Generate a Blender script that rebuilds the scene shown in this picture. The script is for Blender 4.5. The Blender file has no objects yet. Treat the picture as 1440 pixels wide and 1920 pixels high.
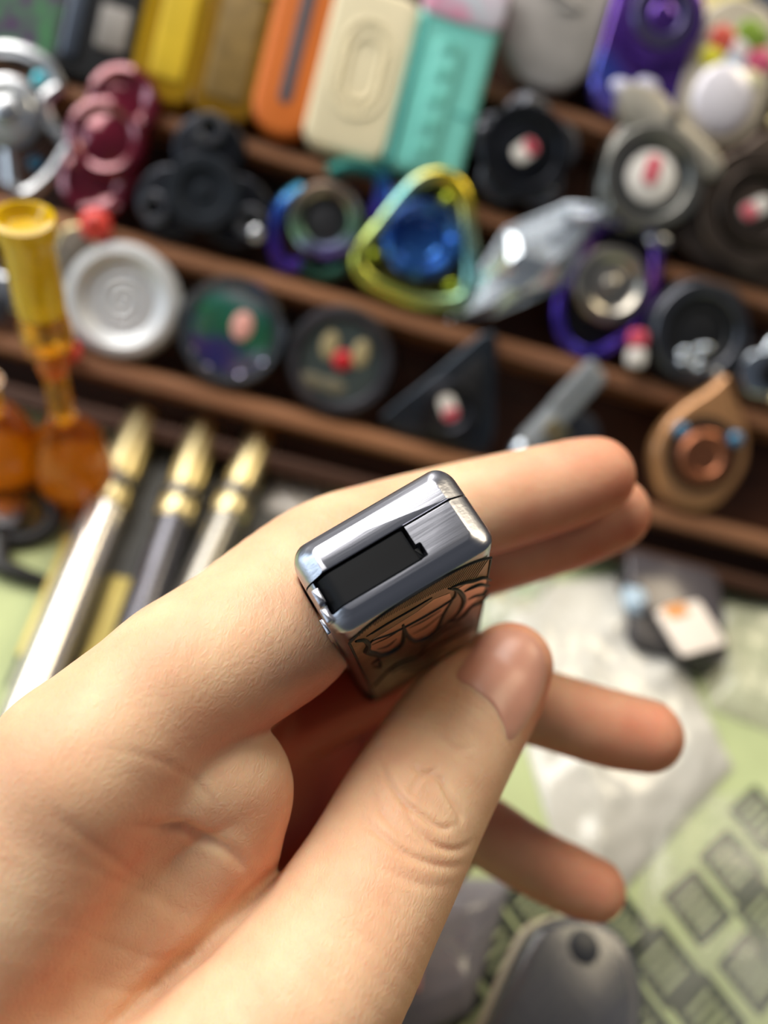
import bpy, bmesh, math, random
import numpy as np
from mathutils import Matrix, Vector
random.seed(7); rng = np.random.default_rng(7)
scene = bpy.context.scene
COL = scene.collection

# ---------------------------------------------------------------- frames
# measurements are in millimetres relative to the phone camera (x right, y down, z forward)
F = 1600.0
def _rot(rx, ry, rz):
    c, s = math.cos, math.sin
    X = np.array([[1,0,0],[0,c(rx),-s(rx)],[0,s(rx),c(rx)]])
    Y = np.array([[c(ry),0,s(ry)],[0,1,0],[-s(ry),0,c(ry)]])
    Z = np.array([[c(rz),-s(rz),0],[s(rz),c(rz),0],[0,0,1]])
    return X @ Y @ Z
RP = _rot(math.radians(-.25), math.radians(-6.6), math.radians(14.2))
PX, PU, PN = RP[:,0], -RP[:,1], -RP[:,2]        # along the ledges, up the rack slope, out of the rack slope
PO = np.array([0, 0, 296.0])
ALPHA = math.radians(38)
WX, WZ, WY = PX, math.sin(ALPHA)*PU + math.cos(ALPHA)*PN, math.cos(ALPHA)*PU - math.sin(ALPHA)*PN
MW = np.stack([WX, WY, WZ])
O0 = PO + 2.0*PU
def world(p):
    return (np.asarray(p, float) - O0) @ MW.T * .001
def wdir(d):
    return np.asarray(d, float) @ MW.T
def cam(px, py, d):
    return np.array([(px-720)/F*d, (py-960)/F*d, d])
def on_rack(px, py, w=0):                        # where a sight line meets the plane w mm off the rack slope
    r = cam(px, py, 1.0); q = PO + w*PN
    return r * ((q @ PN)/(r @ PN))
def on_table(px, py, h=0):                       # ... or the plane h mm above the table
    r = cam(px, py, 1.0); q = O0 + h*WZ
    return r * ((q @ WZ)/(r @ WZ))

# ---------------------------------------------------------------- camera
cd = bpy.data.cameras.new('camera'); co = bpy.data.objects.new('camera', cd); COL.objects.link(co)
cd.sensor_fit = 'VERTICAL'; cd.sensor_height = 36; cd.sensor_width = 27
cd.lens = F/1920*36
cd.clip_start = .005; cd.clip_end = 20
cp = world((0,0,0)); r_, u_, b_ = wdir((1,0,0)), wdir((0,-1,0)), wdir((0,0,-1))
co.matrix_world = Matrix(((r_[0],u_[0],b_[0],cp[0]),(r_[1],u_[1],b_[1],cp[1]),(r_[2],u_[2],b_[2],cp[2]),(0,0,0,1)))
cd.dof.use_dof = True; cd.dof.focus_distance = .1255; cd.dof.aperture_fstop = cd.lens/4.6
scene.camera = co

# ---------------------------------------------------------------- light
def lin(c):
    if isinstance(c, str):
        c = [int(c[i:i+2],16)/255 for i in (0,2,4)]
    return tuple((x/12.92 if x <= .04045 else ((x+.055)/1.055)**2.4) for x in c[:3])
wd = bpy.data.worlds.new('room_light'); scene.world = wd; wd.use_nodes = True
bg = wd.node_tree.nodes['Background']; bg.inputs[0].default_value = (.80,.86,1.0,1); bg.inputs[1].default_value = .12
def area(name, camdir, dist, size, power, color, target=(0,20,170)):
    d = np.array(camdir, float); d /= np.linalg.norm(d)
    pos = Vector(world(np.array(target)+d*dist)); tgt = Vector(world(target))
    l = bpy.data.lights.new(name, 'AREA'); l.shape = 'RECTANGLE'; l.size, l.size_y = size
    l.energy = power; l.color = color
    o = bpy.data.objects.new(name, l); COL.objects.link(o)
    o.location = pos; o.rotation_euler = (tgt-pos).to_track_quat('-Z','Y').to_euler()
    return o
area('ceiling_lamp', (-.28,-.93,-.38), 1500, (1.8,.9), 52, (1.0,.95,.88))
area('window_light', (-.95,-.20,-.48), 1700, (.6,1.0), 9, (.74,.88,1.0))
area('shop_lamp', (.72,-.68,-.22), 1500, (.6,.5), 9, (1.0,.84,.58))
scene.view_settings.view_transform = 'Standard'; scene.view_settings.look = 'None'
scene.view_settings.exposure = -0.2; scene.view_settings.gamma = 1; scene.view_settings.use_curve_mapping = False

# ---------------------------------------------------------------- materials
MATS = {}
def mat(name, color, rough=.5, metal=0., var=.12, scale=60., stretch=(1,1,1), bump=0., bscale=400., coat=0., trans=0., ior=1.45, sss=0., color2=None, spec=.5, alpha=1., detail=3.):
    if name in MATS: return MATS[name]
    m = bpy.data.materials.new(name); m.use_nodes = True; nt = m.node_tree; N = nt.nodes; L = nt.links
    b = N['Principled BSDF']
    tc = N.new('ShaderNodeTexCoord'); mp = N.new('ShaderNodeMapping'); mp.inputs['Scale'].default_value = stretch
    L.new(tc.outputs['Object'], mp.inputs[0])
    nz = N.new('ShaderNodeTexNoise'); nz.inputs['Scale'].default_value = scale; nz.inputs['Detail'].default_value = detail
    L.new(mp.outputs[0], nz.inputs['Vector'])
    rp = N.new('ShaderNodeValToRGB'); c = lin(color)
    c2 = lin(color2) if color2 else tuple(min(1,x*(1+var)) for x in c)
    c1 = c if color2 else tuple(x*(1-var) for x in c)
    rp.color_ramp.elements[0].color = (*c1,1); rp.color_ramp.elements[1].color = (*c2,1)
    rp.color_ramp.elements[0].position = .35; rp.color_ramp.elements[1].position = .65
    L.new(nz.outputs['Fac'], rp.inputs[0]); L.new(rp.outputs[0], b.inputs['Base Color'])
    b.inputs['Roughness'].default_value = rough; b.inputs['Metallic'].default_value = metal
    b.inputs['IOR'].default_value = ior; b.inputs['Transmission Weight'].default_value = trans
    b.inputs['Coat Weight'].default_value = coat; b.inputs['Coat Roughness'].default_value = .08
    b.inputs['Specular IOR Level'].default_value = spec; b.inputs['Alpha'].default_value = alpha
    if sss:
        b.inputs['Subsurface Weight'].default_value = sss
    if bump:
        n2 = N.new('ShaderNodeTexNoise'); n2.inputs['Scale'].default_value = bscale; n2.inputs['Detail'].default_value = 2
        L.new(mp.outputs[0], n2.inputs['Vector'])
        bp = N.new('ShaderNodeBump'); bp.inputs['Strength'].default_value = bump; bp.inputs['Distance'].default_value = .0006
        L.new(n2.outputs['Fac'], bp.inputs['Height']); L.new(bp.outputs[0], b.inputs['Normal'])
    MATS[name] = m
    return m
def ramp_mat(name, stops, rough=.25, metal=1., axis=(1,0,0), k=30., noise=.25, scale=50., coat=0.):
    """anodised colours running along a direction of the object, mixed by noise"""
    if name in MATS: return MATS[name]
    m = bpy.data.materials.new(name); m.use_nodes = True; nt = m.node_tree; N = nt.nodes; L = nt.links
    b = N['Principled BSDF']; tc = N.new('ShaderNodeTexCoord')
    dt = N.new('ShaderNodeVectorMath'); dt.operation = 'DOT_PRODUCT'; dt.inputs[1].default_value = [a*k for a in axis]
    L.new(tc.outputs['Object'], dt.inputs[0])
    nz = N.new('ShaderNodeTexNoise'); nz.inputs['Scale'].default_value = scale; L.new(tc.outputs['Object'], nz.inputs['Vector'])
    m1 = N.new('ShaderNodeMath'); m1.operation = 'MULTIPLY_ADD'; m1.inputs[1].default_value = noise*2; m1.inputs[2].default_value = .5-noise
    L.new(nz.outputs['Fac'], m1.inputs[0])
    m2 = N.new('ShaderNodeMath'); m2.operation = 'ADD'; L.new(dt.outputs['Value'], m2.inputs[0]); L.new(m1.outputs[0], m2.inputs[1])
    rp = N.new('ShaderNodeValToRGB'); cr = rp.color_ramp
    while len(cr.elements) < len(stops): cr.elements.new(.5)
    for i, s in enumerate(stops):
        cr.elements[i].position = i/(len(stops)-1); cr.elements[i].color = (*lin(s),1)
    L.new(m2.outputs[0], rp.inputs[0]); L.new(rp.outputs[0], b.inputs['Base Color'])
    b.inputs['Roughness'].default_value = rough; b.inputs['Metallic'].default_value = metal; b.inputs['Coat Weight'].default_value = coat
    MATS[name] = m
    return m
def film_mat(name, color, clear=.7, rough=.15):
    """thin clear plastic film: partly see-through, glossy, a little milky"""
    if name in MATS: return MATS[name]
    m = bpy.data.materials.new(name); m.use_nodes = True; nt = m.node_tree; N = nt.nodes; L = nt.links
    b = N['Principled BSDF']; b.inputs['Base Color'].default_value = (*lin(color),1); b.inputs['Roughness'].default_value = rough
    b.inputs['Specular IOR Level'].default_value = .9
    t = N.new('ShaderNodeBsdfTransparent'); mx = N.new('ShaderNodeMixShader')
    tc = N.new('ShaderNodeTexCoord'); nz = N.new('ShaderNodeTexNoise'); nz.inputs['Scale'].default_value = 45
    L.new(tc.outputs['Object'], nz.inputs['Vector'])
    mr = N.new('ShaderNodeMapRange'); mr.inputs[1].default_value = .3; mr.inputs[2].default_value = .7
    mr.inputs[3].default_value = 1-clear-.12; mr.inputs[4].default_value = 1-clear+.12
    L.new(nz.outputs['Fac'], mr.inputs[0]); L.new(mr.outputs[0], mx.inputs[0])
    L.new(t.outputs[0], mx.inputs[1]); L.new(b.outputs[0], mx.inputs[2])
    L.new(mx.outputs[0], N['Material Output'].inputs[0])
    MATS[name] = m
    return m

# ---------------------------------------------------------------- mesh builder (mm)
class MB:
    def __init__(s): s.v = []; s.f = []
    def add(s, v, f):
        o = len(s.v); s.v += [tuple(map(float, p)) for p in v]; s.f += [[i+o for i in q] for q in f]; return s
    def rings(s, R, cap0=True, cap1=True):
        n = len(R[0]); v = [p for r in R for p in r]; f = []
        for k in range(len(R)-1):
            for i in range(n):
                j = (i+1) % n; f.append([k*n+i, k*n+j, (k+1)*n+j, (k+1)*n+i])
        if cap0: f.append(list(range(n))[::-1])
        if cap1: f.append([(len(R)-1)*n+i for i in range(n)])
        return s.add(v, f)
    def prism(s, pts, z0, z1, bev=.6, steps=2, bottom=False):
        P = np.array(pts, float); a = np.roll(P,1,0); c = np.roll(P,-1,0)
        e1 = P-a; e2 = c-P; e1 /= np.linalg.norm(e1,axis=1)[:,None]+1e-9; e2 /= np.linalg.norm(e2,axis=1)[:,None]+1e-9
        n = np.c_[-(e1+e2)[:,1], (e1+e2)[:,0]]; n /= np.linalg.norm(n,axis=1)[:,None]+1e-9   # inward for ccw
        lv = [(0,z0)]
        for k in range(steps+1):
            t = math.pi/2*k/steps; lv.append((bev*(1-math.cos(t)), z1-bev*(1-math.sin(t))))
        if bottom: lv = [(bev,z0),(0,z0+bev)]+lv[1:]
        return s.rings([[(*(p+q*i),z) for p,q in zip(P,n)] for i,z in lv])
    def box(s, c, d, bev=.4, r=None):
        hx, hy, hz = d[0]/2, d[1]/2, d[2]/2
        return s.prism([(c[0]+x,c[1]+y) for x,y in rrect(hx,hy,r if r else min(hx,hy)*.15,3)], c[2]-hz, c[2]+hz, min(bev,hz*.9), 2, True)
    def lathe(s, prof, n=40, c=(0,0,0), M=None):
        R = [[(r*math.cos(2*math.pi*i/n), r*math.sin(2*math.pi*i/n), z) for i in range(n)] for r,z in prof]
        if M is not None: R = [[tuple(M @ np.array(p)) for p in r] for r in R]
        return s.rings([[tuple(np.array(p)+c) for p in r] for r in R])
    def tube(s, path, r, n=10, closed=False):
        P = np.array(path, float); m = len(P)
        if np.isscalar(r): r = [r]*m
        T = np.roll(P,-1,0)-np.roll(P,1,0) if closed else np.gradient(P,axis=0)
        T /= np.linalg.norm(T,axis=1)[:,None]+1e-12
        up = np.array([0,0,1.]) if abs(T[0][2]) < .9 else np.array([1.,0,0])
        R = []
        for p,t,q in zip(P,T,r):
            u = up - t*(up@t); u /= np.linalg.norm(u)+1e-12; w = np.cross(t,u); up = u
            R.append([tuple(p+q*(math.cos(2*math.pi*i/n)*u+math.sin(2*math.pi*i/n)*w)) for i in range(n)])
        if closed: return s.rings(R+[R[0]], False, False)
        return s.rings(R)
    def ball(s, c, r, n=20, m=12):
        r = (r,r,r) if np.isscalar(r) else r
        pr = [(max(math.sin(math.pi*k/m),1e-3), -math.cos(math.pi*k/m)) for k in range(m+1)]
        R = [[(c[0]+r[0]*a*math.cos(2*math.pi*i/n), c[1]+r[1]*a*math.sin(2*math.pi*i/n), c[2]+r[2]*z) for i in range(n)] for a,z in pr]
        return s.rings(R)
    def mesh(s, name, smooth=35):
        me = bpy.data.meshes.new(name); me.from_pydata([tuple(x*.001 for x in p) for p in s.v], [], s.f); me.update()
        bm = bmesh.new(); bm.from_mesh(me); bmesh.ops.remove_doubles(bm, verts=bm.verts, dist=2e-6)
        bmesh.ops.recalc_face_normals(bm, faces=bm.faces); bm.to_mesh(me); bm.free()
        if smooth:
            for p in me.polygons: p.use_smooth = True
            try: me.set_sharp_from_angle(angle=math.radians(smooth))
            except Exception: pass
        return me
def rrect(hx, hy, r, n=5):
    P = []
    for cx, cy, a0 in ((hx-r,hy-r,0),(-hx+r,hy-r,90),(-hx+r,-hy+r,180),(hx-r,-hy+r,270)):
        for k in range(n+1):
            a = math.radians(a0+90*k/n); P.append((cx+r*math.cos(a), cy+r*math.sin(a)))
    return P
def polar(fn, n=72):
    return [(fn(2*math.pi*i/n)*math.cos(2*math.pi*i/n), fn(2*math.pi*i/n)*math.sin(2*math.pi*i/n)) for i in range(n)]
def spline(pts, n=8, closed=False):
    P = [np.array(p,float) for p in pts]; m = len(P); out = []
    g = (lambda i: P[i % m]) if closed else (lambda i: P[i] if 0 <= i < m else (2*P[0]-P[1] if i < 0 else 2*P[-1]-P[-2]))
    for i in range(m if closed else m-1):
        a,b,c,d = g(i-1),g(i),g(i+1),g(i+2)
        for k in range(n):
            t = k/n; out.append(.5*((2*b)+(c-a)*t+(2*a-5*b+4*c-d)*t*t+(3*b-a-3*c+d)*t**3))
    if not closed: out.append(P[-1])
    return out
def part(parent, name, mb, m, label=None, smooth=35, kind=None):
    me = mb if isinstance(mb, bpy.types.Mesh) else mb.mesh(name, smooth)
    o = bpy.data.objects.new(name, me); COL.objects.link(o); o.parent = parent
    if not me.materials: me.materials.append(m)
    if label: o['label'] = label
    if kind: o['kind'] = kind
    return o
def thing(name, label, cat, mw=None, group=None):
    o = bpy.data.objects.new(name, None); COL.objects.link(o); o.empty_display_size = .005
    if mw is not None: o.matrix_world = mw
    o['label'] = label; o['category'] = cat; o['kind'] = 'thing'
    if group: o['group'] = group
    return o
def frame(pos, x, y, z):
    p = world(pos); x, y, z = wdir(x), wdir(y), wdir(z)
    return Matrix(((x[0],y[0],z[0],p[0]),(x[1],y[1],z[1],p[1]),(x[2],y[2],z[2],p[2]),(0,0,0,1)))
def rack_frame(px, py, w=0, rot=0, lean=9, dw=8.5):
    """a thing leaning back from the ledge it stands on against the ledge above"""
    t = math.radians(lean); U2 = math.cos(t)*PU+math.sin(t)*PN; N2 = math.cos(t)*PN-math.sin(t)*PU
    a = math.radians(rot); x = math.cos(a)*PX+math.sin(a)*U2; y = -math.sin(a)*PX+math.cos(a)*U2
    return frame(on_rack(px,py,w+(dw if lean else 0)), x, y, N2)
def table_frame(px, py, h=0, rot=0):
    a = math.radians(rot); x = math.cos(a)*WX+math.sin(a)*WY; y = -math.sin(a)*WX+math.cos(a)*WY
    return frame(on_table(px,py,h), x, y, WZ)

# ================================================================ the setting: table and wooden rack
def wood(name, c1, c2, rough=.42):
    if name in MATS: return MATS[name]
    m = mat(name, c1, rough, color2=c2, scale=70, stretch=(.12,1.6,1.6), bump=.25, bscale=220, detail=6, spec=.4)
    return m
W_LEDGE = wood('walnut_ledge', '74503a', '96694a'); W_BACK = wood('walnut_back', '3a2114', '4c2c1a', .6)
CLOTH = mat('green_cloth', 'b3bf8e', .85, var=.10, scale=25, bump=.4, bscale=900)
table = thing('table', 'table covered with a pale green cloth printed with dark square motifs', 'table', frame(O0,WX,WY,WZ))
part(table, 'tablecloth', MB().box((0,-60,-1.5),(1100,900,3),1), CLOTH)
part(table, 'table_top', MB().box((0,-60,-15.5),(1080,880,25),2), mat('table_board','8d7a63',.6))
rack = thing('display_rack', 'dark brown wooden rack with stepped ledges leaning back on the table', 'rack', frame(PO+2*PU,PX,PU,PN))
LEDGES = [229.6,188.4,147.2,106.0,64.8,23.6]
part(rack, 'back_panel', MB().box((0,133,-4.2),(470,262,8),1), W_BACK)
LW = 15.0
for v in LEDGES:
    q = spline([(0,-3.4),(LW-1.2,-3.4),(LW,-2.2),(LW,1.6),(LW-1.8,3.4),(0,3.4)],1)
    mb = MB(); R = []
    prof = [(0,-5.0),(LW-1.5,-5.0),(LW-.3,-4.3),(LW,-3.0),(LW-.2,-.6),(LW-1.6,1.0),(LW-3.4,2.0),(LW-5,2.3),(0,2.3)]
    for k in range(25):
        u = -234+468*k/24; R.append([(u, v-2+b, a) for a,b in prof])
    mb.rings(R); part(rack, 'ledge', mb, W_LEDGE)
for sgn in (-1,1):
    part(rack, 'side_board', MB().box((sgn*239,133,4),(8,262,26),1.5), W_LEDGE)
part(rack, 'front_rail', MB().box((0,4.5,6),(468,6,12),1), W_BACK)

# ================================================================ the hand (one continuous skin grown from a distance field)
def chain(pts, n=7, flat=None, fl=1.0):
    """pts: (px, py, depth, radius)"""
    Q = [np.r_[cam(*p[:3]), p[3]] for p in pts]
    S = np.array(spline(Q, n)); return S[:,:3], S[:,3], (None if flat is None else np.array(flat,float)/np.linalg.norm(flat)), fl
def d_chain(P, C):
    S, R, nrm, fl = C
    rm = R.max(); lo = (S-rm).min(0); hi = (S+rm).max(0)
    q = np.maximum(np.maximum(lo-P, P-hi), 0); out = np.sqrt((q*q).sum(1))
    sel = np.where(out < 9)[0]
    if not len(sel): return out+1
    Q = P[sel].astype(np.float32); best = np.full(len(sel), 99, np.float32)
    for i in range(len(S)-1):
        a, b = S[i].astype(np.float32), S[i+1].astype(np.float32); ab = b-a; rr = max(R[i],R[i+1])+8
        mid = (a+b)/2; rad = rr+np.linalg.norm(ab)/2
        df = Q-mid; near_ = np.where((df*df).sum(1) < (rad+1)**2)[0]
        if not len(near_): continue
        Qn = Q[near_]-a; t = np.clip(Qn@ab/(ab@ab),0,1)
        o = Qn-t[:,None]*ab
        if nrm is not None:
            nf = nrm.astype(np.float32); o = o + (o@nf)[:,None]*nf*np.float32(1/fl-1)
        best[near_] = np.minimum(best[near_], np.sqrt((o*o).sum(1))-(R[i]+t*(R[i+1]-R[i])))
    best = np.minimum(best, 8.0)
    out += 8.0
    out[sel] = best
    return out
def smin(a, b, k):
    h = np.clip(.5+.5*(b-a)/k,0,1); return b+(a-b)*h-k*h*(1-h)
HC = {
 'thumb': chain([(110,2310,112,16),(345,2085,118,15.8),(560,1872,124,14.6),(688,1673,132,13.0),(785,1490,143,12.6),(860,1367,152,11.9),(918,1300,157,10.1),(952,1250,159,8.5)], 7, (.5,.6,.65), .88),
 'index': chain([(150,1450,124,13.6),(300,1322,129,13.0),(440,1205,136,12.3),(600,1056,147,10.6),(715,1003,156,9.8),(835,968,161,9.5),(960,936,163,9.1),(1065,908,164,8.4),(1116,893,165,7.6)]),
 'middle': chain([(262,1440,144,11),(480,1255,160,10),(690,1110,174,9.2),(820,1063,176,9.1),(960,1022,176,8.8),(1085,985,176,8.4),(1148,962,176,7.7)]),
 'ring': chain([(345,1470,160,11),(540,1345,172,9.8),(740,1262,181,8.8),(880,1290,179,8.4),(1010,1326,177,8.0),(1140,1365,175,7.9),(1212,1380,174,7.4)]),
 'pinky': chain([(440,1540,176,9.5),(600,1490,185,8.6),(770,1485,189,8.0),(890,1546,186,7.6),(985,1606,183,7.2),(1070,1650,181,7.0),(1114,1668,180,6.5)]),
}
WR = (-240,2120,132)
PALM = [
 chain([(150,1450,124,13.4),(30,1680,124,14.5),(-110,1900,126,15),(WR[0],WR[1],WR[2],19)],5),
 chain([(262,1440,144,12),(80,1750,146,13),(WR[0]+10,WR[1],140,18)],5),
 chain([(345,1470,160,12),(180,1760,158,13),(WR[0]+30,WR[1],148,17)],5),
 chain([(440,1540,176,11),(300,1780,170,13),(WR[0]+50,WR[1]+30,156,16)],5),
 chain([(-240,2120,135,20),(-420,2330,130,22),(-560,2480,125,23)],4),
 chain([(250,1640,138,14),(190,1820,134,15),(100,2050,128,16)],5),
 chain([(290,1655,134,11),(400,1715,136,10.6),(510,1790,137,10)],5),          # web between thumb and index
 chain([(120,2310,118,15),(330,2010,138,15)],4),
 chain([(822,1592,186,8.2),(640,1580,178,10.5),(560,1700,172,13),(380,1900,162,15)],5),             # heel of the hand
 chain([(420,1480,166,12),(560,1440,182,12),(740,1440,196,12)],4),               # hollow of the palm
 chain([(480,1340,168,10),(620,1300,184,10),(760,1300,194,10)],4),
]
PAD = chain([(280,1470,131,11.0),(390,1452,131,10.2),(436,1480,132,9.4),(418,1560,133,9.4)],5)       # fold of flesh below the index finger
PADI = chain([(350,1268,129,11.4),(450,1225,132,11.8),(540,1182,137,11.0),(585,1130,142,9.8)],5)
# the slider's own frame (the flesh closes around it)
LK = .902; LD = 120.0; LL = 72.0
la = np.array([109,613,1600.]); la /= np.linalg.norm(la)
lb = np.array([300,-175,46.6]); lb -= la*(la@lb); lb /= np.linalg.norm(lb)
lc = np.cross(la,lb)
ltop = cam(742,1033,LD)
def slider_sdf(P):
    q = (P-ltop)/LK; x = q@lb; y = -(q@lc); z = -(q@la)
    hx, hy, hz, r = 15.25, 8.35, LL/2+.3, 2.5
    dx = np.abs(x)-hx+r; dy = np.abs(y-1.2)-hy+r; dz = np.abs(z+LL/2)-hz+r
    o = np.sqrt(np.maximum(dx,0)**2+np.maximum(dy,0)**2+np.maximum(dz,0)**2)+np.minimum(np.maximum(dx,np.maximum(dy,dz)),0)-r
    return o*LK
def hand_sdf(P):
    d = None
    for c in PALM:
        e = d_chain(P,c); d = e if d is None else smin(d,e,7.0)
    p = d_chain(P,PAD); d = smin(d,p,5.0)
    ix = smin(d_chain(P,HC['index']), d_chain(P,PADI), 3.0)
    # fingers blend into the palm only near their roots and never into each other
    fing = ix
    d = smin(d, ix, 1.5)
    for k, kk in (('middle',4),('ring',4),('pinky',4)):
        e = d_chain(P,HC[k]); d = smin(d, e, .5)
    t = d_chain(P,HC['thumb'])
    d = smin(d, t, 1.0)
    return -smin(-d, slider_sdf(P)-.12, .5)
def surface(sdf, lo, hi, h):
    lo = np.array(lo,float); hi = np.array(hi,float)
    levels = [h*8,h*4,h*2,h]
    n = np.ceil((hi-lo)/levels[0]).astype(int)
    cells = np.stack(np.meshgrid(*[np.arange(k) for k in n],indexing='ij'),-1).reshape(-1,3)
    for li, s in enumerate(levels):
        if li < 3:
            d = sdf(lo+(cells+.5)*s); keep = np.abs(d) < min(s*1.25+1.0*(li<2), 7.9)
            cells = cells[keep]
            off = np.array([[i,j,k] for i in (0,1) for j in (0,1) for k in (0,1)])
            cells = (cells[:,None]*2+off[None]).reshape(-1,3)
    B = 1 << 20
    key = lambda c: (c[:,0].astype(np.int64)*B+c[:,1])*B+c[:,2]
    off = np.array([[i,j,k] for i in (0,1) for j in (0,1) for k in (0,1)])
    ck = (cells[:,None]+off[None]).reshape(-1,3); kk = key(ck); uk, ui, inv = np.unique(kk, return_index=True, return_inverse=True)
    pts = ck[ui]; val = sdf(lo+pts*h); V = val[inv.reshape(-1)].reshape(-1,8)
    act = (V.min(1) < 0) & (V.max(1) >= 0)
    cells = cells[act]; V = V[act]
    E = [(a,b) for a in range(8) for b in range(a+1,8) if bin(a^b).count('1') == 1]
    acc = np.zeros((len(cells),3)); cnt = np.zeros(len(cells))
    for a,b in E:
        m = (V[:,a] < 0) != (V[:,b] < 0); t = np.where(m, V[:,a]/(V[:,a]-V[:,b]+1e-12), 0)
        p = off[a]+(off[b]-off[a])*t[:,None]; acc += p*m[:,None]; cnt += m
    vert = lo+(cells+acc/cnt[:,None])*h
    cs = key(cells); order = np.argsort(cs); cs = cs[order]
    def find(c):
        k = key(c); i = np.searchsorted(cs,k); i = np.clip(i,0,len(cs)-1); ok = cs[i] == k; return order[i], ok
    faces = []
    for ax in range(3):
        e = np.zeros(3,int); e[ax] = 1; b = np.zeros(3,int); b[(ax+1)%3] = 1; c = np.zeros(3,int); c[(ax+2)%3] = 1
        q = pts+e; k2 = key(q); i = np.clip(np.searchsorted(uk,k2),0,len(uk)-1); ok = uk[i] == k2
        s0 = val < 0; s1 = val[i] < 0; m = ok & (s0 != s1); P0 = pts[m]; sg = s0[m]
        idx = []; good = np.ones(len(P0),bool)
        for dlt in (0*b, -b, -b-c, -c):
            j, o = find(P0+dlt); idx.append(j); good &= o
        f = np.stack(idx,1)[good]; sg = sg[good]
        f[~sg] = f[~sg][:,::-1]; faces.append(f)
    f = np.concatenate(faces)
    # make outward facing
    return vert, f
def grad(sdf, P, e=.15):
    g = np.stack([sdf(P+np.eye(3)[i]*e)-sdf(P-np.eye(3)[i]*e) for i in range(3)],1)
    return g/(np.linalg.norm(g,axis=1)[:,None]+1e-9)
HS = .46
hv, hf = surface(hand_sdf, (-115,-20,82), (75,140,215), HS)
def largest(v, f):                                       # drop closed-off pockets inside the palm
    lab = np.arange(len(v))
    for _ in range(400):
        m = lab[f].min(1); new = lab.copy()
        for k in range(4): np.minimum.at(new, f[:,k], m)
        new = new[new]
        if (new == lab).all(): break
        lab = new
    big = np.bincount(lab).argmax(); keep = lab == big; idx = np.cumsum(keep)-1
    return v[keep], idx[f[keep[f[:,0]]]]
hv, hf = largest(hv, hf)
# relax (keeps creases, removes stair steps)
def relax(v, f, it, lam=.5):
    n = len(v); e = np.concatenate([f[:,[0,1]],f[:,[1,2]],f[:,[2,3]],f[:,[3,0]]]); e = np.concatenate([e,e[:,::-1]])
    deg = np.bincount(e[:,0],minlength=n)[:,None]
    for _ in range(it):
        s = np.stack([np.bincount(e[:,0],weights=v[e[:,1],k],minlength=n) for k in range(3)],1)
        v = v+lam*(s/np.maximum(deg,1)-v)
    return v
def fnormals(v,f):
    n = np.cross(v[f[:,2]]-v[f[:,0]], v[f[:,3]]-v[f[:,1]]); out = np.zeros_like(v)
    for k in range(4):
        for a in range(3): out[:,a] += np.bincount(f[:,k],weights=n[:,a],minlength=len(v))
    return out/(np.linalg.norm(out,axis=1)[:,None]+1e-12)
vn = fnormals(hv,hf)
if (hand_sdf(hv[::97]+vn[::97]) < hand_sdf(hv[::97]-vn[::97])).mean() > .5: hf = hf[:,::-1].copy(); vn = -vn
for _ in range(2):
    hv = relax(hv, hf, 2); vn = fnormals(hv,hf)
    hv = hv-np.clip(hand_sdf(hv),-.4,.4)[:,None]*vn
hv = relax(hv, hf, 2); vn = fnormals(hv,hf)
# creases pressed into the skin: polyline, depth mm, half width mm, depth limit
proj = lambda P: np.c_[P[:,0]/P[:,2]*F+720, P[:,1]/P[:,2]*F+960]
CREASES = [
 ([(520,1630),(490,1662),(420,1730),(360,1790),(300,1845),(240,1912),(170,1985)],1.3,1.5),
 ([(711,1426),(730,1463),(753,1497),(786,1525),(829,1553),(855,1545)],.62,.46),
 ([(796,1449),(824,1459),(843,1492),(862,1525),(866,1545)],.62,.46),
 ([(796,1449),(782,1463),(767,1492)],.42,.42),
 ([(767,1430),(796,1449),(819,1440)],.45,.42),
 ([(753,1497),(782,1553),(819,1586),(857,1593),(890,1577)],.5,.5),
 ([(668,1525),(711,1563),(760,1600),(830,1625),(880,1620)],.4,.55),
 ([(815,1374),(852,1402),(890,1402)],.22,.6),
 ([(690,1470),(715,1520),(750,1560),(800,1600)],.22,.5),
 ([(650,1580),(720,1630),(800,1660),(860,1660)],.18,.7),
 ([(240,1550),(300,1553),(340,1550),(370,1565),(430,1595),(465,1635)],.9,.8),
 ([(210,1405),(280,1420),(330,1440),(370,1470),(400,1510),(395,1550)],.16,.6),
 ([(90,1520),(160,1570),(250,1640),(330,1690)],.25,.8),
 ([(150,1620),(260,1670),(360,1720)],.22,.8),
 ([(100,1720),(200,1770),(300,1800),(380,1790),(430,1750)],.20,.8),
 ([(150,1840),(240,1860),(330,1840)],.18,.8),
]
hp = proj(hv); front = (vn*hv).sum(1)/np.linalg.norm(hv,axis=1) < -.05
near = front & (hv[:,2] < 150)
disp = np.zeros(len(hv))
for pts, dep, wid in CREASES:
    S = np.array(spline(pts,6)); lo, hi = S.min(0)-60, S.max(0)+60
    sel = np.where(near & (hp > lo).all(1) & (hp < hi).all(1))[0]
    if not len(sel): continue
    best = np.full(len(sel),1e9); tt = np.zeros(len(sel))
    for i in range(len(S)-1):
        ab = S[i+1]-S[i]; t = np.clip((hp[sel]-S[i])@ab/(ab@ab),0,1); dd = np.linalg.norm(hp[sel]-S[i]-t[:,None]*ab,axis=1)
        b = dd < best; best[b] = dd[b]; tt[b] = (i+t[b])/(len(S)-1)
    mm = best*hv[sel,2]/F; fade = np.sin(math.pi*np.clip(tt,.02,.98))**.7
    disp[sel] -= dep*fade*(np.exp(-(mm/wid)**2)-.15*np.exp(-((mm-2.2*wid)/(1.2*wid))**2))
hv = hv+vn*disp[:,None]
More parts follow.
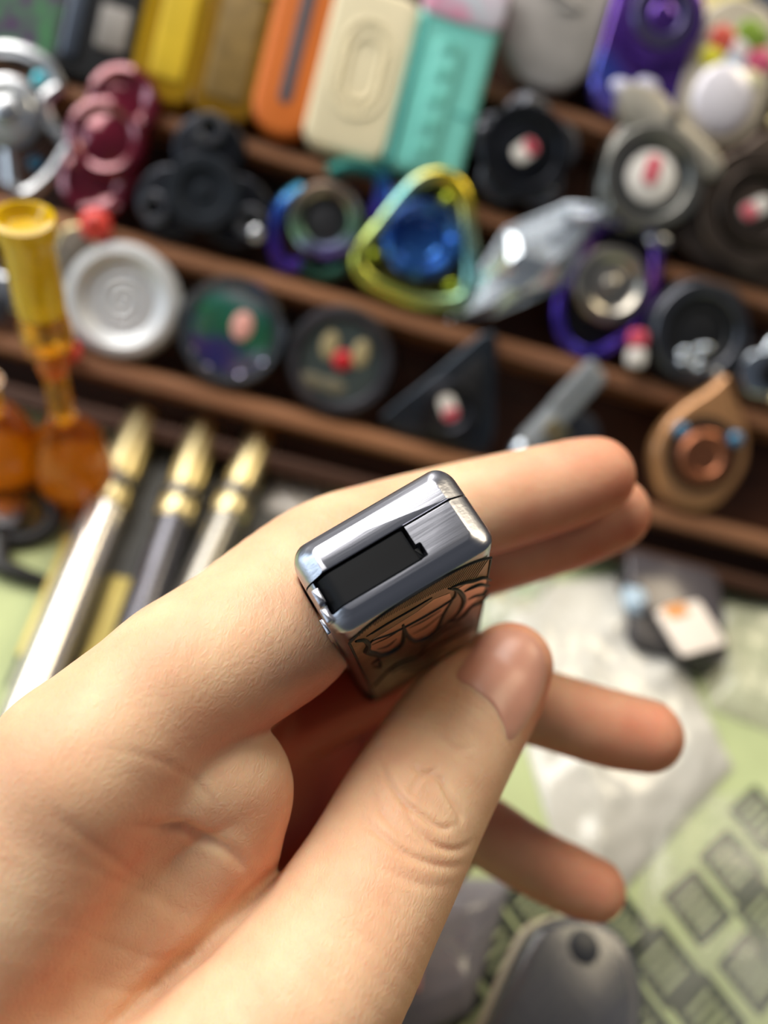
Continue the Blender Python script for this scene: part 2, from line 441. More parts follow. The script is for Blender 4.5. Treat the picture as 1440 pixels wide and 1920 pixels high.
# finger pads and knuckles are redder: a skin property, plus painted shade in the palm hollow
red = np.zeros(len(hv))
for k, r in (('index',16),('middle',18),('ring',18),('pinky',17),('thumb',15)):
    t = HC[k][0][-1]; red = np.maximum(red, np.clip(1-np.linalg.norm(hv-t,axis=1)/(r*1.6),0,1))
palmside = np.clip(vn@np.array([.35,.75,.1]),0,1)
palm_shade = np.clip((hv[:,2]-146)/14,0,1)*np.clip((800-hp[:,0])/60,0,1)*(hp[:,1]>1250)*(hv[:,2]>154)*np.clip((vn[:,1]*.8+vn[:,0]*.5-vn[:,2]*.6+.35)*2,0,1)  # shade of the palm hollow, put into the skin colour as darker red
red = np.clip(np.maximum(red*.6+palmside*.9,palm_shade*1.0),0,1)
me = bpy.data.meshes.new('hand'); me.from_pydata(world(hv).tolist(), [], hf.tolist()); me.update()
for p in me.polygons: p.use_smooth = True
at = me.attributes.new('redness_shade','FLOAT','POINT'); at.data.foreach_set('value', red.astype(np.float32))
hand = bpy.data.objects.new('hand', me); COL.objects.link(hand)
hand['label'] = 'left hand pinching the steel slider between thumb and index finger'; hand['category'] = 'hand'
def skin():
    m = bpy.data.materials.new('skin'); m.use_nodes = True; N = m.node_tree.nodes; L = m.node_tree.links; b = N['Principled BSDF']
    tc = N.new('ShaderNodeTexCoord')
    n1 = N.new('ShaderNodeTexNoise'); n1.inputs['Scale'].default_value = 70; n1.inputs['Detail'].default_value = 4; L.new(tc.outputs['Object'],n1.inputs['Vector'])
    at = N.new('ShaderNodeAttribute'); at.attribute_name = 'redness_shade'
    r1 = N.new('ShaderNodeValToRGB'); r1.color_ramp.elements[0].color = (*lin('deb18e'),1); r1.color_ramp.elements[1].color = (*lin('ecc8a4'),1)
    r1.color_ramp.elements[0].position = .3; r1.color_ramp.elements[1].position = .7; L.new(n1.outputs['Fac'], r1.inputs[0])
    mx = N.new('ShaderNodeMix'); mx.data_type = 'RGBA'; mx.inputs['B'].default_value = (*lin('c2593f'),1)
    L.new(r1.outputs[0], mx.inputs['A'])
    n2 = N.new('ShaderNodeTexNoise'); n2.inputs['Scale'].default_value = 160; L.new(tc.outputs['Object'],n2.inputs['Vector'])
    mm = N.new('ShaderNodeMath'); mm.operation = 'MULTIPLY_ADD'; mm.inputs[1].default_value = .35; mm.inputs[2].default_value = -.12; L.new(n2.outputs['Fac'], mm.inputs[0])
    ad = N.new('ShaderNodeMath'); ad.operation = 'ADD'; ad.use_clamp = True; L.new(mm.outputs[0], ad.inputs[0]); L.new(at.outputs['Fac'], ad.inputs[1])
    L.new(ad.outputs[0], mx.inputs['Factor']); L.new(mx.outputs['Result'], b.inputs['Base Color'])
    b.inputs['Roughness'].default_value = .5; b.inputs['Specular IOR Level'].default_value = .35
    b.inputs['Subsurface Weight'].default_value = .6; b.inputs['Subsurface Radius'].default_value = (1.0,.32,.16); b.inputs['Subsurface Scale'].default_value = .004
    vo = N.new('ShaderNodeTexVoronoi'); vo.inputs['Scale'].default_value = 1500; vo.feature = 'DISTANCE_TO_EDGE'
    wn = N.new('ShaderNodeTexNoise'); wn.inputs['Scale'].default_value = 500; L.new(tc.outputs['Object'],wn.inputs['Vector'])
    mv = N.new('ShaderNodeMix'); mv.data_type = 'VECTOR'; mv.inputs['Factor'].default_value = .0015
    L.new(tc.outputs['Object'],mv.inputs['A']); L.new(wn.outputs['Color'],mv.inputs['B'])
    mp = N.new('ShaderNodeMapping'); mp.inputs['Rotation'].default_value = (.3,.4,.6); mp.inputs['Scale'].default_value = (1,.45,1)
    L.new(mv.outputs['Result'],mp.inputs[0]); L.new(mp.outputs[0],vo.inputs['Vector'])
    n3 = N.new('ShaderNodeTexNoise'); n3.inputs['Scale'].default_value = 900; n3.inputs['Detail'].default_value = 3; L.new(mp.outputs[0],n3.inputs['Vector'])
    sm = N.new('ShaderNodeMath'); sm.operation = 'ADD'; L.new(vo.outputs['Distance'],sm.inputs[0]); L.new(n3.outputs['Fac'],sm.inputs[1])
    bp = N.new('ShaderNodeBump'); bp.inputs['Strength'].default_value = .5; bp.inputs['Distance'].default_value = .0002
    L.new(sm.outputs[0],bp.inputs['Height']); L.new(bp.outputs[0],b.inputs['Normal'])
    return m
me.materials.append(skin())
# nails: patches lifted off the skin
NAIL = mat('nail', 'd0937d', .34, var=.05, scale=120, spec=.5, sss=.2)
def march(P, D, n=60):
    P = P.copy(); ok = np.zeros(len(P),bool)
    for _ in range(n):
        d = hand_sdf(P); P = P+D*np.clip(d,-.5,4)[:,None]*.8
    return P
def nail_patch(outline_pts, view_d, lift=.16, rings=9):
    """outline as 3-D rays: list of (origin, direction)"""
    O = np.array([o for o,_ in outline_pts]); D = np.array([d for _,d in outline_pts]); n = len(O)
    oc, dc = O.mean(0), D.mean(0); V = []; Ls = []
    for k in range(1,rings+1):
        s = k/rings; V.append(oc+(O-oc)*s); Ls.append(lift if k < rings else -.12)
    P = np.concatenate([[oc]]+V); DD = np.concatenate([[dc]]+[dc+(D-dc)*(k/rings) for k in range(1,rings+1)])
    DD /= np.linalg.norm(DD,axis=1)[:,None]
    Q = march(P,DD); g = grad(hand_sdf,Q,.6); lf = np.r_[lift,np.repeat(Ls,n)]
    Q = Q+g*lf[:,None]; w = world(Q)
    f = [[0,1+i,1+(i+1)%n] for i in range(n)]
    for k in range(rings-1):
        for i in range(n):
            j = (i+1)%n; f.append([1+k*n+i,1+(k+1)*n+i,1+(k+1)*n+j,1+k*n+j])
    m2 = bpy.data.meshes.new('nail'); m2.from_pydata(w.tolist(),[],f); m2.update()
    bm = bmesh.new(); bm.from_mesh(m2); bmesh.ops.recalc_face_normals(bm,faces=bm.faces); bm.to_mesh(m2); bm.free()
    for p in m2.polygons: p.use_smooth = True
    return m2
tn = spline([(850,1268),(872,1228),(902,1190),(942,1174),(985,1179),(1014,1202),(1028,1242),(1026,1286),(1004,1338),(972,1384),(953,1392),(945,1365),(922,1324),(886,1293)],4,True)
part(hand, 'thumb_nail', nail_patch([(cam(p[0],p[1],100),cam(p[0],p[1],1)) for p in tn],None), NAIL, 'glossy pink thumb nail')
for k, dors in (('index',(0,-.75,.66)),('middle',(.1,-.8,.6)),('ring',(.25,-.8,.55)),('pinky',(.4,-.75,.5))):
    S, Rr = HC[k][0], HC[k][1]; t = S[-1]; ax = S[-1]-S[-6]; ax /= np.linalg.norm(ax)
    dv = np.array(dors)-ax*(np.array(dors)@ax); dv /= np.linalg.norm(dv); sd = np.cross(ax,dv); r = Rr[-4]
    outl = [(t-ax*r*.25+ax*r*.95*math.cos(a)+sd*r*.72*math.sin(a)+dv*20, -dv) for a in np.linspace(0,2*math.pi,24,endpoint=False)]
    part(hand, 'finger_nail', nail_patch(outl,None), NAIL)

# ================================================================ the held steel slider
slider = thing('pocket_slider', 'brushed steel pocket slider with black insert and engraved bronze front, held in the fingers', 'fidget toy', frame(ltop+la*LL*LK, lb, -lc, -la))
slider.scale = (LK,LK,LK)
def brushed(name, c, rough, aniso=(1,1,1)):
    m = mat(name, c, rough, 1.0, var=.10, scale=260, stretch=aniso, bump=.05, bscale=1500, detail=5)
    return m
STEEL = brushed('brushed_steel', 'aeb0ba', .30, (.05,1,1))
def zl(p):                                   # detail sheet: measured on the enlarged photograph (3x, origin 500,840)
    return (500+p[0]/3, 840+p[1]/3)
def sl_loc(p, plane, val):
    d = cam(*zl(p),1.0); X = np.stack([lb,-lc,-la]); ol = X@(-ltop); dl = X@d
    t = (val*LK-ol[plane])/dl[plane]; return (ol+t*dl)/LK
HXs, YN, YF, SEAM = 15.0, -7.0, 9.4, 2.9
def ring_pts(q, z):
    out = []; r = max(3.3-.55*q,.9); hx = HXs-q; yn = YN+.74*q; yf = YF-.62*q; n = 7
    for cx, cy, a0 in ((hx-r,yf-r,0),(-hx+r,yf-r,90),(-hx+r,yn+r,180),(hx-r,yn+r,270)):
        for k in range(n+1):
            a = math.radians(a0+90*k/n); ca, sa = math.cos(a), math.sin(a)
            fac = ca*ca + sa*sa*(.5 if sa < 0 else .6)
            out.append((cx+r*ca, cy+r*sa, z*fac))
    return out
PROF = [(0,-3.9),(.10,-3.0),(.45,-2.25),(1.1,-1.6),(2.0,-1.0),(3.0,-.36),(3.35,-.12),(3.6,0)]
def shell(sgn):
    R = [[(x,y,-LL+.0) for x,y,_ in ring_pts(1.2,0)], [(x,y,-LL+1.0) for x,y,_ in ring_pts(0,0)], [(x,y,-LL+3) for x,y,_ in ring_pts(0,0)], [(x,y,-20) for x,y,_ in ring_pts(0,0)], [(x,y,-8) for x,y,_ in ring_pts(0,0)]]
    R += [ring_pts(q,z) for q,z in PROF]
    out = []
    for k, r in enumerate(R):
        g = .16+(.22 if k == len(R)-1 else (.08 if k == len(R)-2 else 0))
        out.append([(x, max(y,SEAM+g) if sgn > 0 else min(y,SEAM-g), z+LL) for x,y,z in r])
    return MB().rings(out)
part(slider, 'rear_shell', shell(1), STEEL, smooth=24)
near_o = part(slider, 'front_shell', shell(-1), STEEL, smooth=24)
def cut(o, mbs):
    for mb in mbs:
        c = bpy.data.objects.new('cutter', mb.mesh('cutter',0)); COL.objects.link(c); c.parent = o.parent
        md = o.modifiers.new('cut','BOOLEAN'); md.operation = 'DIFFERENCE'; md.object = c; md.solver = 'EXACT'
        bpy.context.view_layer.update()
        me2 = bpy.data.meshes.new_from_object(o.evaluated_get(bpy.context.evaluated_depsgraph_get()))
        o.modifiers.clear(); bpy.data.objects.remove(c); o.data = me2
    for p in o.data.polygons: p.use_smooth = True
    o.data.set_sharp_from_angle(angle=math.radians(24))
cut(near_o, [MB().box((-5.2,.1,LL-2),(16.8,7.0,8),.1,.5), MB().box((3.2,-2.0,LL-2),(1.7,2.6,8),.1,.3)])
BLK = mat('black_insert', '0a0c10', .5, var=.2, scale=200, stretch=(.1,1,1), spec=.18)
ins = MB(); prof = [(-13.3,-6),(-13.3,-2.3),(-12.7,-1.35),(-11.4,-.6),(-10.4,-.45),(2.0,-.45),(2.55,-.65),(2.65,-1.0),(2.65,-6)]
ins.rings([[(x+(.25 if x < 0 else -.25), y, z-(.2 if z > -5 else 0)+LL) for x,z in prof] if e else [(x,y,z+LL) for x,z in prof] for y,e in ((-3.2,1),(-2.95,0),(2.55,0),(2.8,1))])
insert = part(slider, 'insert', ins, BLK, 'black sliding insert')
part(insert, 'tongue', MB().box((3.0,-2.0,LL-2.4),(1.0,1.9,3),.2), BLK)
part(slider, 'lug', MB().box((-13.9,.15,LL-1.6),(1.3,2.7,2.6),.3), STEEL)
part(slider, 'lug', MB().box((-14.3,-2.9,LL-2.4),(1.1,2.6,2.8),.3), STEEL)
part(slider, 'side_bar', MB().box((-15.2,-2.2,LL-24),(.9,3.0,30),.35), STEEL)
BRONZE = mat('bronze_plate', '957864', .46, 1.0, var=.18, scale=300, bump=.15, bscale=1800)
INK = mat('engraved_black', '0d0b0a', .55, var=.2)
COPPER = mat('copper_scroll', 'cf9f88', .42, 1.0, var=.14, scale=350, stretch=(.2,1,1))
arch = lambda x: -1.6-5.4*abs(x/13.6)**3.2
xs = np.linspace(-13.4,13.4,25)
outl = [(x, arch(x)+LL) for x in xs[::-1]]+[(-13.4,3),(13.4,3)]
def front_prism(pts, y0, y1, bev=.1):
    mb = MB(); t = MB().prism(pts, 0, y1, bev, 2); mb.v = [(x, y0-zz, yy) for x,yy,zz in t.v]; mb.f = t.f; return mb
plate = part(slider, 'engraved_plate', front_prism(outl,-6.9,.22), BRONZE, 'bronze plate engraved with black scrollwork', smooth=20)
part(plate, 'border', MB().tube([(p[0],-7.12,p[1]) for p in spline([(q[0]*.995,q[1]-.1) for q in outl[:25]],2)]+[(-13.4,-7.12,3),(13.4,-7.12,3),(13.4,-7.12,arch(13.4)+LL)],.24,6), INK)
def fp(p):
    q = sl_loc(p,1,-7.15); return (q[0], q[2]+LL)
scroll = [fp(p) for p in [(575,1118),(600,1075),(720,1000),(840,925),(940,850),(1030,815),(1040,850),(1000,915),(955,1010),(900,1055),(830,1080),(790,1045),(768,1000),(750,1090),(690,1138),(640,1155),(600,1148)]]
part(plate, 'scroll_panel', front_prism(scroll[::-1] if sum((b[0]-a[0])*(b[1]+a[1]) for a,b in zip(scroll,scroll[1:]+scroll[:1])) > 0 else scroll,-7.1,.12,.05), COPPER, smooth=0)
flame = [fp(p) for p in [(1060,800),(1110,770),(1180,735),(1240,735),(1230,790),(1180,850),(1130,900),(1060,960),(1030,970),(1080,890),(1105,840)]]
part(plate, 'scroll_panel', front_prism(flame[::-1] if sum((b[0]-a[0])*(b[1]+a[1]) for a,b in zip(flame,flame[1:]+flame[:1])) > 0 else flame,-7.1,.12,.05), COPPER, smooth=0)
STROKES = [
 ([(500,1085),(545,1080),(572,1105),(560,1140),(600,1152),(640,1162),(700,1142),(750,1108),(772,1060),(765,990)],.42),
 ([(575,1110),(600,1078),(700,1040),(800,990),(900,935),(1000,875),(1055,835),(1060,795),(1020,790)],.22),
 ([(765,990),(790,1050),(830,1082),(900,1060),(955,1012),(1000,920),(1045,850)],.36),
 ([(1030,790),(1075,800),(1108,845),(1090,900),(1050,950),(1020,978)],.34),
 ([(1040,782),(1100,758),(1160,745),(1220,728),(1262,742)],.26),
 ([(1110,805),(1150,782),(1200,765),(1250,775)],.30),
 ([(1015,975),(1060,968),(1110,935),(1150,888),(1200,868),(1252,820)],.26),
 ([(1130,850),(1170,830),(1215,820),(1245,800)],.24),
 ([(590,1105),(680,1062),(760,1015)],.12), ([(800,1010),(880,970),(980,910)],.12), ([(820,1045),(900,1000),(985,930)],.12),
 ([(560,1060),(680,985),(820,905),(930,840)],.12), ([(590,1045),(700,975),(840,895)],.10),
 ([(620,1130),(680,1110),(730,1070)],.14),
 ([(860,1085),(920,1060),(980,1010),(1030,975)],.18), ([(870,1120),(950,1060),(1020,1010),(1090,985)],.14),
 ([(590,1215),(630,1190),(640,1230),(600,1230)],.16), ([(600,1340),(690,1245),(760,1200),(850,1170),(900,1120)],.2),
 ([(700,1260),(780,1215),(900,1190),(1000,1120)],.16), ([(880,1170),(960,1110),(1060,1060),(1180,1000)],.14), ([(760,1250),(860,1230),(980,1180)],.14),
]
for pts, w in STROKES:
    P = spline([fp(p) for p in pts],6); n = len(P)
    rr = [1.55*w*(.35+.65*math.sin(math.pi*min(1,max(0,(i+.5)/n)))) for i in range(n)]
    part(plate, 'engraved_line', MB().tube([(p[0],-7.22,p[1]) for p in P],rr,6), INK)
hat = MB()
for k in range(46):                                   # fine hatching under the arch
    x0 = -11+k*.53; z0 = arch(x0)-.5; ln = 2.2+4.6*max(0,min(1,(x0+6)/16)); 
    if x0 < -8: ln = 1.2
    hat.tube([(x0,-7.14,z0+LL),(max(-13.2,x0-.32*ln),-7.14,z0-ln+LL)],.085,4)
part(plate, 'hatching', hat, INK, kind='stuff')

# ================================================================ things on the rack
def M_(name, *a, **k): return mat(name, *a, **k)
def washer(mb, r0, r1, z0, z1, b=.5, n=40, c=(0,0,0)):
    pr = [(r0,z0),(r1,z0),(r1,z1-b),(r1-b,z1),(r0+b,z1),(r0,z1-b),(r0,z0)]
    R = [[(c[0]+r*math.cos(2*math.pi*i/n), c[1]+r*math.sin(2*math.pi*i/n), c[2]+z) for i in range(n)] for r,z in pr]
    return mb.rings(R,False,False)
def disc(mb, r, z0, z1, b=.6, n=40, c=(0,0,0)):
    return mb.lathe([(r,z0),(r,z1-b),(r-b*.3,z1-b*.3),(r-b,z1)],n,c)
def dome(mb, r, z0, h, n=32, c=(0,0,0)):
    return mb.lathe([(r,z0)]+[(max(r*math.cos(t),.01),z0+h*math.sin(t)) for t in np.linspace(0,math.pi/2,9)],n,c)
WHITE = M_('white_print','e9e4de',.5); REDP = M_('red_print','d8566a',.5)
def sticker(root, z, rot, l=7.0, w=4.4, c=(0,0)):
    """small two-tone pill sticker: white with a red half"""
    a = math.radians(rot); T = lambda x,y: (c[0]+x*math.cos(a)-y*math.sin(a), c[1]+x*math.sin(a)+y*math.cos(a))
    s = part(root,'sticker',MB().prism([T(x,y) for x,y in rrect(l/2,w/2,w*.42)],z-.3,z+.25,.1), WHITE, 'white and red sticker')
    part(s,'red_half',MB().prism([T(x+l*.25,y) for x,y in rrect(l*.24,w*.47,w*.4)],z+.2,z+.4,.08), REDP)
GUN = M_('gunmetal','5d5f66',.38,1.0,var=.2,scale=120); BLACKM = M_('black_metal','303238',.34,.9,var=.25,scale=150)
DARKP = M_('black_plastic','17181b',.45,var=.2); SILVER = M_('satin_silver','c3c6cb',.3,1.0,var=.1,scale=150); CHROME = M_('polished_chrome','c6d0db',.24,1.0,var=.06)
BRASS = M_('pale_brass','cbbd92',.33,1.0,var=.1); GREY = M_('grey_metal','8b8b87',.4,1.0,var=.12); LGREY = M_('stonewashed_grey','b3b0ae',.55,.7,var=.12,scale=110)
BLUEGEM = M_('blue_gem','1c6f98',.12,.2,var=.2,coat=1.); CYANGEM = M_('cyan_gem','4cc3d8',.12,.2,var=.2,coat=1.)

def bar(px, py, name, label, cat, wid, length, th, r, m, bev=1.4, w=5.5):
    """upright bar whose lower end sits on ledge A; px,py = middle of its lower end"""
    o = thing(name, label, cat, rack_frame(px,py-8,9,0,9,0))
    b = part(o,'body',MB().prism([(x,y+length/2) for x,y in rrect(wid/2,length/2,r,7)],0,th,bev,4,True),m)
    return o
SG = 'slim fidget bars standing on the third ledge'
o = bar(32,152,'fidget_bar','green and purple mottled bar with a pale cyan edge in the upper left corner','fidget bar',25,62,7,3, M_('green_purple','4f8a5c',.4,color2='5a3a66',scale=170,detail=1,coat=.4))
part(o,'edge_strip',MB().box((-11.9,31,5),(2.0,60,6),.6),M_('pale_cyan','b9e4dc',.35))
o = bar(172,190,'fidget_bar','black bar with two grey square windows and a steel rail, beside the yellow bar','fidget bar',24,62,8,3,DARKP)
part(o,'rail',MB().box((-7.2,32,8.4),(5.2,54,2),.8,1.2),M_('blue_grey_steel','737c8b',.35,.9))
for y in (17,36,55): part(o,'grey_panel',MB().box((4.6,y,8.2),(9.5,13,1.6),.6,1.2),M_('window_grey','8d8884',.5))
YEL = M_('yellow_acrylic','e3b51f',.1,trans=.55,var=.06,coat=.5,ior=1.4); YELS = M_('yellow_label','e8c534',.45,var=.08,scale=90)
o = bar(303,213,'fidget_bar','translucent yellow acrylic bar with a bright yellow strip down its middle','fidget bar',20,66,9,6,YEL)
part(o,'strip',MB().box((1.0,36,9.1),(10.5,58,1.4),.4,1.5),YELS)
AMB = M_('amber_acrylic','b98a1c',.12,trans=.5,var=.08,coat=.5,ior=1.4)
o = bar(415,242,'fidget_bar','translucent amber bar with a dull brown core and a yellow sticker','fidget bar',21,68,9,6.5,AMB)
part(o,'core',MB().box((0,26,9.0),(13,40,1.4),.4,2.5),M_('dull_brown','8a6f3c',.55,var=.15,scale=200))
part(o,'sticker',MB().box((.5,45.5,9.5),(14.5,13,1.2),.3,1.5),YELS)
ORG = M_('orange_plastic','d9742e',.45,var=.05)
o = bar(523,268,'fidget_bar','orange rounded bar with a dark grey slot down the middle','fidget bar',20.5,70,10,9.8,ORG,2.2)
part(o,'slot',MB().prism([(x,y+37) for x,y in rrect(2.1,27,2.0)],9.0,10.3,.2),M_('slot_grey','55565e',.5))
CRM = M_('cream_plastic','ece0bd',.42,var=.03)
o = bar(640,308,'fidget_slider_bar','cream rounded slider with embossed oval rings','fidget bar',28.5,51.5,11,6.5,CRM,2.2)
for s in (1.0,.68):
    part(o,'embossed_ring',MB().tube([(x*s,y*s+26.5,11.0) for x,y in rrect(7.6,14.5,7.5,8)],.75,8,True),CRM)
TEAL = M_('teal_plastic','7fd3c8',.3,var=.05,coat=.3)
o = bar(785,334,'fidget_bar','long teal ribbed bar with a pastel pink and blue wrapped top','fidget bar',26,69,12,4,TEAL,2.5)
part(o,'ridge',MB().box((-1.5,22,12.3),(9,40,2),.8,2),TEAL)
for y in (8,16,24,32,40): part(o,'button',disc(MB(),2.0,12.8,13.9,.4,16,(-1.5,y,0)),M_('teal_button','6fc3b6',.4))
part(o,'side_facet',MB().box((-11.2,24,11.0),(3.4,46,2.6),.8),M_('deep_teal','4aa39c',.4))
part(o,'notch_line',MB().box((9,21.5,11.9),(7,.8,1),.2),M_('deep_teal','4aa39c',.4))
part(o,'wrap',MB().box((0,59,6.9),(26.6,22,12.8),2.0,4),M_('pastel_wrap','cfe3ee',.5,color2='f3a8c8',scale=75,detail=1))

# ---- row on the second ledge (upper right)
o = thing('fidget_slab','light grey stonewashed oval slab with swirled relief, right of the pastel wrapped bar','fidget slab',rack_frame(1000,168,9,0,9,0))
part(o,'body',MB().prism([(x,y+30) for x,y in rrect(16,30,15.5,10)],0,9,1.6,3,True),LGREY)
part(o,'relief',MB().tube([(9*math.sin(t*2)*.8*(1-t/14),26+t*2.2,9) for t in np.linspace(0,10,60)],.9,6),LGREY)
PUR = ramp_mat('purple_anodised',['3b2f86','5a4bd0','7f74e6','4a63d8','6a3fa8'],.16,.75,(.3,1,0),28,.3,60,.6)
o = thing('fidget_spinner','glossy violet blue slider with a ringed disc over a bright rounded body','fidget spinner',rack_frame(1172,188,9,0,9,0))
part(o,'body',MB().prism([(x,y+24) for x,y in rrect(16,24,12,9)],0,8,2.5,4,True),PUR)
d = part(o,'disc',disc(MB(),15,8,11.5,1.4,48,(1,33,0)),PUR)
part(d,'ring',washer(MB(),6.2,10.6,11.3,12.6,.5,40,(1,33,0)),M_('violet_grey','5a5578',.3,.8))
part(d,'hub',dome(MB(),4.4,11.3,1.6,24,(1,33,0)),PUR)
for c in ((-4.5,9),(3.5,12)): part(o,'white_gem',MB().ball((c[0],c[1],8),(4.2,2.6,1.6)),M_('white_pearl','dcdcf2',.2,var=.05))
o = thing('fidget_slab','white pearly oval slab with a clear rim and red, green and yellow blots','fidget slab',rack_frame(1316,254,9,0,9,0))
part(o,'rim',MB().prism([(x,y+24) for x,y in rrect(15.6,24,15,10)],0,8,1.6,3,True),M_('clear_cream_rim','c3b9a6',.2,var=.08,coat=.6))
pb = MB(); pb.ball((0,15,8),(11,12,3.2)); part(o,'pearl_dome',pb,M_('pearl','e6e2ea',.22,.1,var=.04,coat=.6))
for (x,y,r,cn,cc) in ((-6,36,4.2,'blot_red','cc5a4a'),(4,40,5,'blot_green','84a03c'),(9,33,4.4,'blot_pink','d2607e'),(-8,29,3.6,'blot_yellow','d8cf3a'),(1,35,3.6,'blot_white','f2e4e4'),(1,28,4,'blot_blue','9fb2c6'),(8,26,3.4,'blot_pale','e6e0b4')):
    part(o,'blot',MB().ball((x*.92,y*.92,7.7),(r*1.35,r*1.2,1.3),16,8),M_(cn,cc,.3,coat=.5))
o = thing('beaded_charm','pale gold beaded charm cut off by the right edge of the photo','charm',rack_frame(1432,254,9,0,9,0))
for k in range(7): part(o,'bead',MB().ball((.8*math.sin(k*2.1),2.6+k*5,4),3.1,16,10),BRASS)
o = thing('fidget_coin','pale yellow coin peeking in at the top edge above the pearly slab','coin',rack_frame(1338,-72,4))
part(o,'body',disc(MB(),13.5,0,7,1.2),M_('pale_yellow','e6dc96',.35)); part(o,'ring',washer(MB(),8,10.4,6.8,7.6,.3),M_('pale_yellow','e6dc96',.35))
o = thing('fidget_coin','dark blue grey coin cut off by the top right corner','coin',rack_frame(1452,20,4))
part(o,'body',disc(MB(),11,0,8,1.2),M_('blue_grey_steel','737c8b',.35,.9)); part(o,'hub',dome(MB(),5,7.5,2),GUN)

# ---- spinners
def spinner(px, py, label, outline, th, m, w=3, rot=0, rings=(), cat='fidget spinner', name='fidget_spinner', bev=1.2):
    o = thing(name,label,cat,rack_frame(px,py,w,rot))
    part(o,'body',MB().prism(outline,0,th,bev,3,True),m)
    for (r0,r1,z0,z1,mm,nm) in rings:
        part(o,nm,washer(MB(),r0,r1,z0,z1,.5) if r0 > 0 else disc(MB(),r1,z0,z1,.6),mm)
    return o
def lobes(R, a, n, ph=0, p=1.0):
    f = lambda t: R*(1+a*(abs(math.cos(n*(t-math.radians(ph))/2))**p*2-1)); return polar(f,96)
o = spinner(972,296,'charcoal knuckled spinner with a red and white sticker under the grey slab',lobes(17.2,.14,5,100),9,GUN,4,0,[(11,15.5,8.5,11,BLACKM,'ring'),(0,10.6,8,10,BLACKM,'cap')])
o.scale = (0.96,)*3
sticker(o,10.2,50,9,6.2)
for a in (100,172,316): part(o,'stud',dome(MB(),3.4,8.5,2.2,20,(15.5*math.cos(math.radians(a)),15.5*math.sin(math.radians(a)),0)),GUN)
o = spinner(1208,312,'pewter grey spinner with broad flat wings above a glass-topped ring and sticker',polar(lambda t: 18+1.5*math.cos(3*t),72),9,GREY,5,0,[(12.6,16.6,8.8,11.6,GREY,'ring'),(0,12.2,8.2,10.2,M_('pewter_dark','6d6f6e',.35,.9),'cap')])
wing = spline([(-13,14),(-18,24),(-13,27),(-4,26),(3,21),(10,18),(19,14),(23,9),(19,5),(10,9),(0,12)],4,True)
part(o,'wing',MB().prism([tuple(p) for p in wing][::-1],4,11,1.2),M_('wing_grey','b9b3a6',.45,.6))
part(o,'wing_hole',disc(MB(),2.0,10.6,11.3,.2,18,(1.5,19.5,0)),GUN)
part(o,'label_disc',MB().lathe([(8.4,10),(8.4,10.5),(8.0,10.7)],36),WHITE)
part(o,'red_mark',MB().prism([(x*.9-.5,y+2.2) for x,y in rrect(2.6,4.6,2)],10.6,11,.1),REDP)
for c in ((-9.5,-16.5),(9.5,-18)): part(o,'foot_lobe',MB().ball((c[0],c[1],6),(5.2,3.2,4.2)),SILVER)
BRN = M_('bronze_brown','5b5049',.42,.85,var=.15)
tri = spline([(0,27),(9,19),(20,-10),(24,-19),(10,-22),(-10,-22),(-24,-16),(-20,-6),(-9,19)],5,True)
o = spinner(1392,398,'large brown ringed spinner with a sticker at the right edge below the pearly slab',[tuple(p) for p in tri][::-1],8,BRN,4,0,[(14.2,20,7.5,10.4,BRN,'outer_ring'),(10.2,13.6,7.5,11.2,M_('bronze_dark','3f3732',.4,.9),'inner_ring'),(0,9.8,7.5,9.4,BRN,'cap')])
sticker(o,9.7,222,10.5,5.4)

# ---- second spinner row (on the ledge behind the discs)
DS = 'fidget spinners on the ledge above the round discs'
o = thing('fidget_spinner','silver frame spinner with blue gems at the left edge','fidget spinner',rack_frame(40,235,3,6))
o.scale = (0.84,)*3
part(o,'hub',disc(MB(),13.2,3,9,1.5,44,(-3,1,0)),SILVER); part(o,'hub_ring',washer(MB(),7,10,8.6,10,.5,40,(-3,1,0)),SILVER); part(o,'hub_dome',dome(MB(),6,8.6,2.4,28,(-3,1,0)),SILVER)
for pts in ([(-14,22),(-2,24),(8,21),(14,14)],[(14,14),(9,8),(12,0),(20,-6)],[(20,-6),(14,-18),(6,-26),(0,-24)],[(0,-24),(-2,-14),(-4,-8)],[(-14,22),(-13,14),(-10,8)]):
    part(o,'frame_bar',MB().tube([(p[0],p[1],5) for p in spline(pts,5)],2.6,10),SILVER)
part(o,'gem',dome(MB(),2.9,5,2.6,20,(6.5,15,0)),CYANGEM); part(o,'gem',dome(MB(),3.0,2,2.6,20,(7,-14,0)),BLUEGEM)
MAR = M_('maroon_anodised','70162e',.16,.4,var=.1,coat=1.)
o = thing('fidget_spinner','maroon glossy spinner of three stacked domed lobes','fidget spinner',rack_frame(215,272,3))
o.scale = (0.8,)*3
part(o,'body',MB().prism([(x,y) for x,y in polar(lambda t: 17.5+5*math.cos(2*t-math.pi),72)],0,7,2,3,True),MAR)
for (x,y,r,z) in ((1.5,16,14.2,5),(-2.5,-17,14.0,5)):
    part(o,'lobe',MB().lathe([(r,z-4),(r,z+1),(r-.8,z+3),(r-3,z+4),(r-5,z+2.6),(r-7,z+1.6),(.01,z+1.2)],40,(x,y,0)),MAR)
part(o,'cap',MB().lathe([(15.4,5),(15.4,10),(14.4,12.6),(12.4,13.4),(10.6,12.4),(9.4,11),(6,12.6),(.01,13.4)],44,(-1,0,0)),MAR)
o = thing('fidget_spinner','matte black three-armed spinner beside the maroon one','fidget spinner',rack_frame(392,352,3,8))
part(o,'body',MB().prism(lobes(17,.36,3,90,.8),0,7,1.6,3,True),BLACKM)
